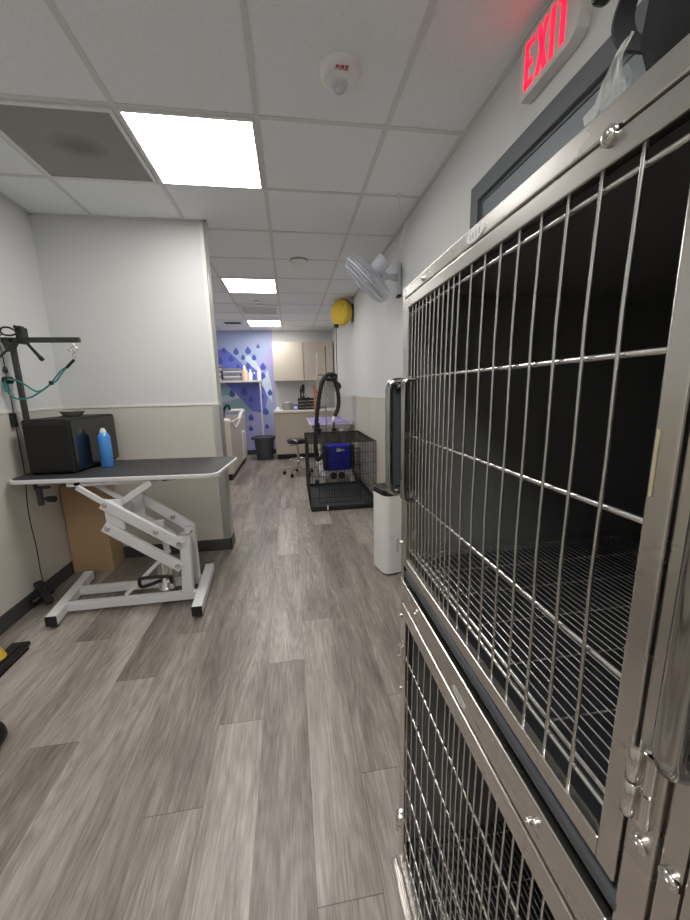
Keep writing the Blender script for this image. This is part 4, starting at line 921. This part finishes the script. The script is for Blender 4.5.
layer([(219,386),(230,388),(229,395),(218,396)], 4, 4); layer([(218,397),(236,394),(240,398),(218,404)], 4, 5)
layer([(218,405),(242,400),(249,408),(254,412),(218,412)], 4, 4)
layer([(268,396),(272,402),(272,420),(268,420),(264,415)], 4, 1)
def drop(px, py, s, k=6):
    s *= .86; x, z = at(px, py); w = s*.5
    poly = [(x,z+s*.62)]+[(x+w*math.cos(a), z-s*.22+w*math.sin(a)) for a in [math.radians(40-i*20) for i in range(14)]]
    prism(bm, poly, 0, .0005, XM(k), 3)
for px, py, s in ((224,350,.10),(236,351,.13),(248,350,.14),(220,360,.13),(231,358,.13),(243,357,.10),(254,357,.11),(238,366,.10),(248,365,.12),(263,366,.14),(263,375,.12),(244,391,.16),(232,393,.14),(251,399,.11),(262,396,.10),(251,417,.13),(251,428,.11),(266,411,.14),(267,426,.10),(258,346,.08),(270,392,.12)): drop(px, py, s)
solo('mural', bm, ['mur_bg','mur_top','mur_band','mur_drop','mur_teal','mur_pale'], 'blue and lavender raindrop mural covering the left of the back wall', 'mural', (-1.0,YM,.1))

# shelf, towels, bottles
t = thing('wall_shelf', 'pale wall shelf across the mural with a white support post', 'shelf', (-1.0,7.75,1.52))
bm = newbm(); box(bm, (-1.55,7.58,1.525), (-.555,YM-.006,1.562), .004); mesh('board', bm, 'counter', t)
bm = newbm(); box(bm, (-.592,7.60,.0), (-.566,7.625,1.525), .003); mesh('support_post', bm, 'white_metal', t)
for k in range(5):
    bm = newbm(); box(bm, (-1.30+.012*(k%2),7.62,1.563+k*.048), (-.94-.015*(k%3),7.88,1.609+k*.048), .02, seg=3)
    solo('folded_towel', bm, 'towel_g' if k % 2 == 0 else 'towel_w', ('grey' if k%2==0 else 'white')+' folded towel on the mural shelf, '+['bottom of the right stack','second from the bottom of the right stack','middle of the right stack','second from the top of the right stack','top of the right stack'][k], 'towel', (-1.12,7.75,1.563+k*.048), 'folded towels on the shelf')
for k in range(6):
    bm = newbm(); box(bm, (-1.53,7.63,1.563+k*.05), (-1.325+.01*(k%2),7.88,1.611+k*.05), .02, seg=3)
    solo('folded_towel', bm, 'towel_w' if k % 2 == 0 else 'towel_g', ('white' if k%2==0 else 'grey')+' folded towel on the mural shelf, '+['bottom of the left stack','second up in the left stack','third up in the left stack','fourth up in the left stack','fifth up in the left stack','top of the taller left stack'][k], 'towel', (-1.43,7.75,1.563+k*.05), 'folded towels on the shelf')
def bottle(x, y, z, r, h, m, label):
    t = thing('bottle', label, 'bottle', (x,y,z), group='bottles on the mural shelf')
    bm = newbm(); lathe(bm, [(.001,0),(r,0),(r*1.02,.01),(r,h*.62),(r*.55,h*.76),(r*.35,h*.8),(.001,h*.8)], 16, T3(x,y,z)); mesh('body', bm, m, t)
    bm = newbm(); lathe(bm, [(r*.42,h*.79),(r*.42,h*.95),(r*.25,h),(.001,h)], 12, T3(x,y,z)); mesh('cap', bm, 'bottle_white', t)
bottle(-.880,7.72,1.5625,.06,.30,'peach','tall peach bottle on the shelf next to the folded towels')
bottle(-.768,7.74,1.5625,.045,.22,'bottle_white','white bottle on the shelf right of the peach one')
bottle(-.685,7.70,1.5625,.034,.16,'mur_drop','short blue bottle on the mural shelf')
bottle(-.600,7.74,1.5625,.042,.25,'bottle_white','white bottle at the right end of the mural shelf')

# ------------------------------------------------------------------ dog bath
t = thing('dog_bath', 'beige walk-in dog bath with white rim along the left wall at the back', 'bath tub', (-1.28,6.5,0))
BX0, BX1, BY0, BY1, BZ = XL+.012, -.905, 5.60, 7.45, .90
bm = newbm()
box(bm, (BX0,BY0,.10), (BX1,BY0+.05,BZ), .006); box(bm, (BX1-.05,BY0+.05,.10), (BX1,BY1-.05,BZ-.02), .006); box(bm, (BX0,BY1-.05,.10), (BX1,BY1,BZ), .006)
box(bm, (BX0,BY0+.05,.10), (BX0+.05,BY1-.05,BZ+.2), .006); box(bm, (BX0+.05,BY0+.05,.40), (BX1-.05,BY1-.05,.45), 0)
mesh('surround', bm, 'tub', t)
bm = newbm(); box(bm, (BX0+.02,BY0+.03,0), (BX1-.03,BY1-.03,.10)); mesh('toe_kick', bm, 'black', t)
bm = newbm()
tube(bm, spline([(BX0+.05,BY0+.03,BZ+.015),(-1.30,BY0+.03,BZ+.015),(-1.02,BY0+.03,BZ+.02),(BX1-.02,BY0+.05,BZ+.005),(BX1-.025,BY0+.25,BZ-.06),(BX1-.025,BY0+.55,BZ-.13),(BX1-.025,6.7,BZ-.06),(BX1-.025,7.1,BZ+.05),(BX1-.03,BY1-.04,BZ+.08),(-1.2,BY1-.03,BZ+.08)], 8), .035, 10)
mesh('rim', bm, 'tub_white', t)
bm = newbm(); box(bm, (BX1+.001,6.75,.12), (BX1+.025,7.15,.62), .008); mesh('door_panel', bm, 'tub_white', t, label='white side door panel')
bm = newbm(); box(bm, (-1.30,BY0-.014,.20), (BX1-.03,BY0-.001,.42), .004); dr = mesh('drawer', bm, 'tub', t)
bm = newbm(); tube(bm, [(-1.15,BY0-.014,.36),(-1.15,BY0-.03,.36),(-1.02,BY0-.03,.36),(-1.02,BY0-.014,.36)], .005, 8); mesh('drawer_pull', bm, 'chrome', dr)
bm = newbm(); tube(bm, spline([(-1.12,6.3,BZ-.02),(-1.10,6.28,1.02),(-1.06,6.25,1.10),(-1.0,6.2,1.12),(-.98,6.18,1.05)], 6), .02, 8); mesh('spray_head', bm, 'black', t)
bm = newbm(); tube(bm, spline([(-1.45,6.0,1.10),(-1.22,5.75,.97),(-1.15,5.72,.90),(-1.08,5.80,.95),(-1.05,6.0,1.04),(-1.10,6.2,1.0)], 8), .012, 8); mesh('spray_hose', bm, 'black', t)
bm = newbm(); cyl(bm, (-1.62,6.3,1.05), (-1.50,6.3,1.05), .03, 14); tube(bm, spline([(-1.56,6.3,1.05),(-1.50,6.3,1.15),(-1.38,6.3,1.16),(-1.32,6.3,1.08)], 6), .018, 10); mesh('faucet', bm, 'chrome', t)

# ------------------------------------------------------------------ world, colour management
wd = bpy.data.worlds.new('world'); scene.world = wd; wd.use_nodes = True
wd.node_tree.nodes['Background'].inputs[0].default_value = (.05,.05,.05,1)
vs = scene.view_settings; vs.view_transform = 'Standard'; vs.look = 'None'; vs.gamma = 1.0; vs.use_curve_mapping = False; vs.exposure = 0.36
cy = scene.cycles; cy.use_denoising = True; cy.max_bounces = 10; cy.diffuse_bounces = 6; cy.glossy_bounces = 6; cy.transparent_max_bounces = 12; cy.sample_clamp_indirect = 6.0
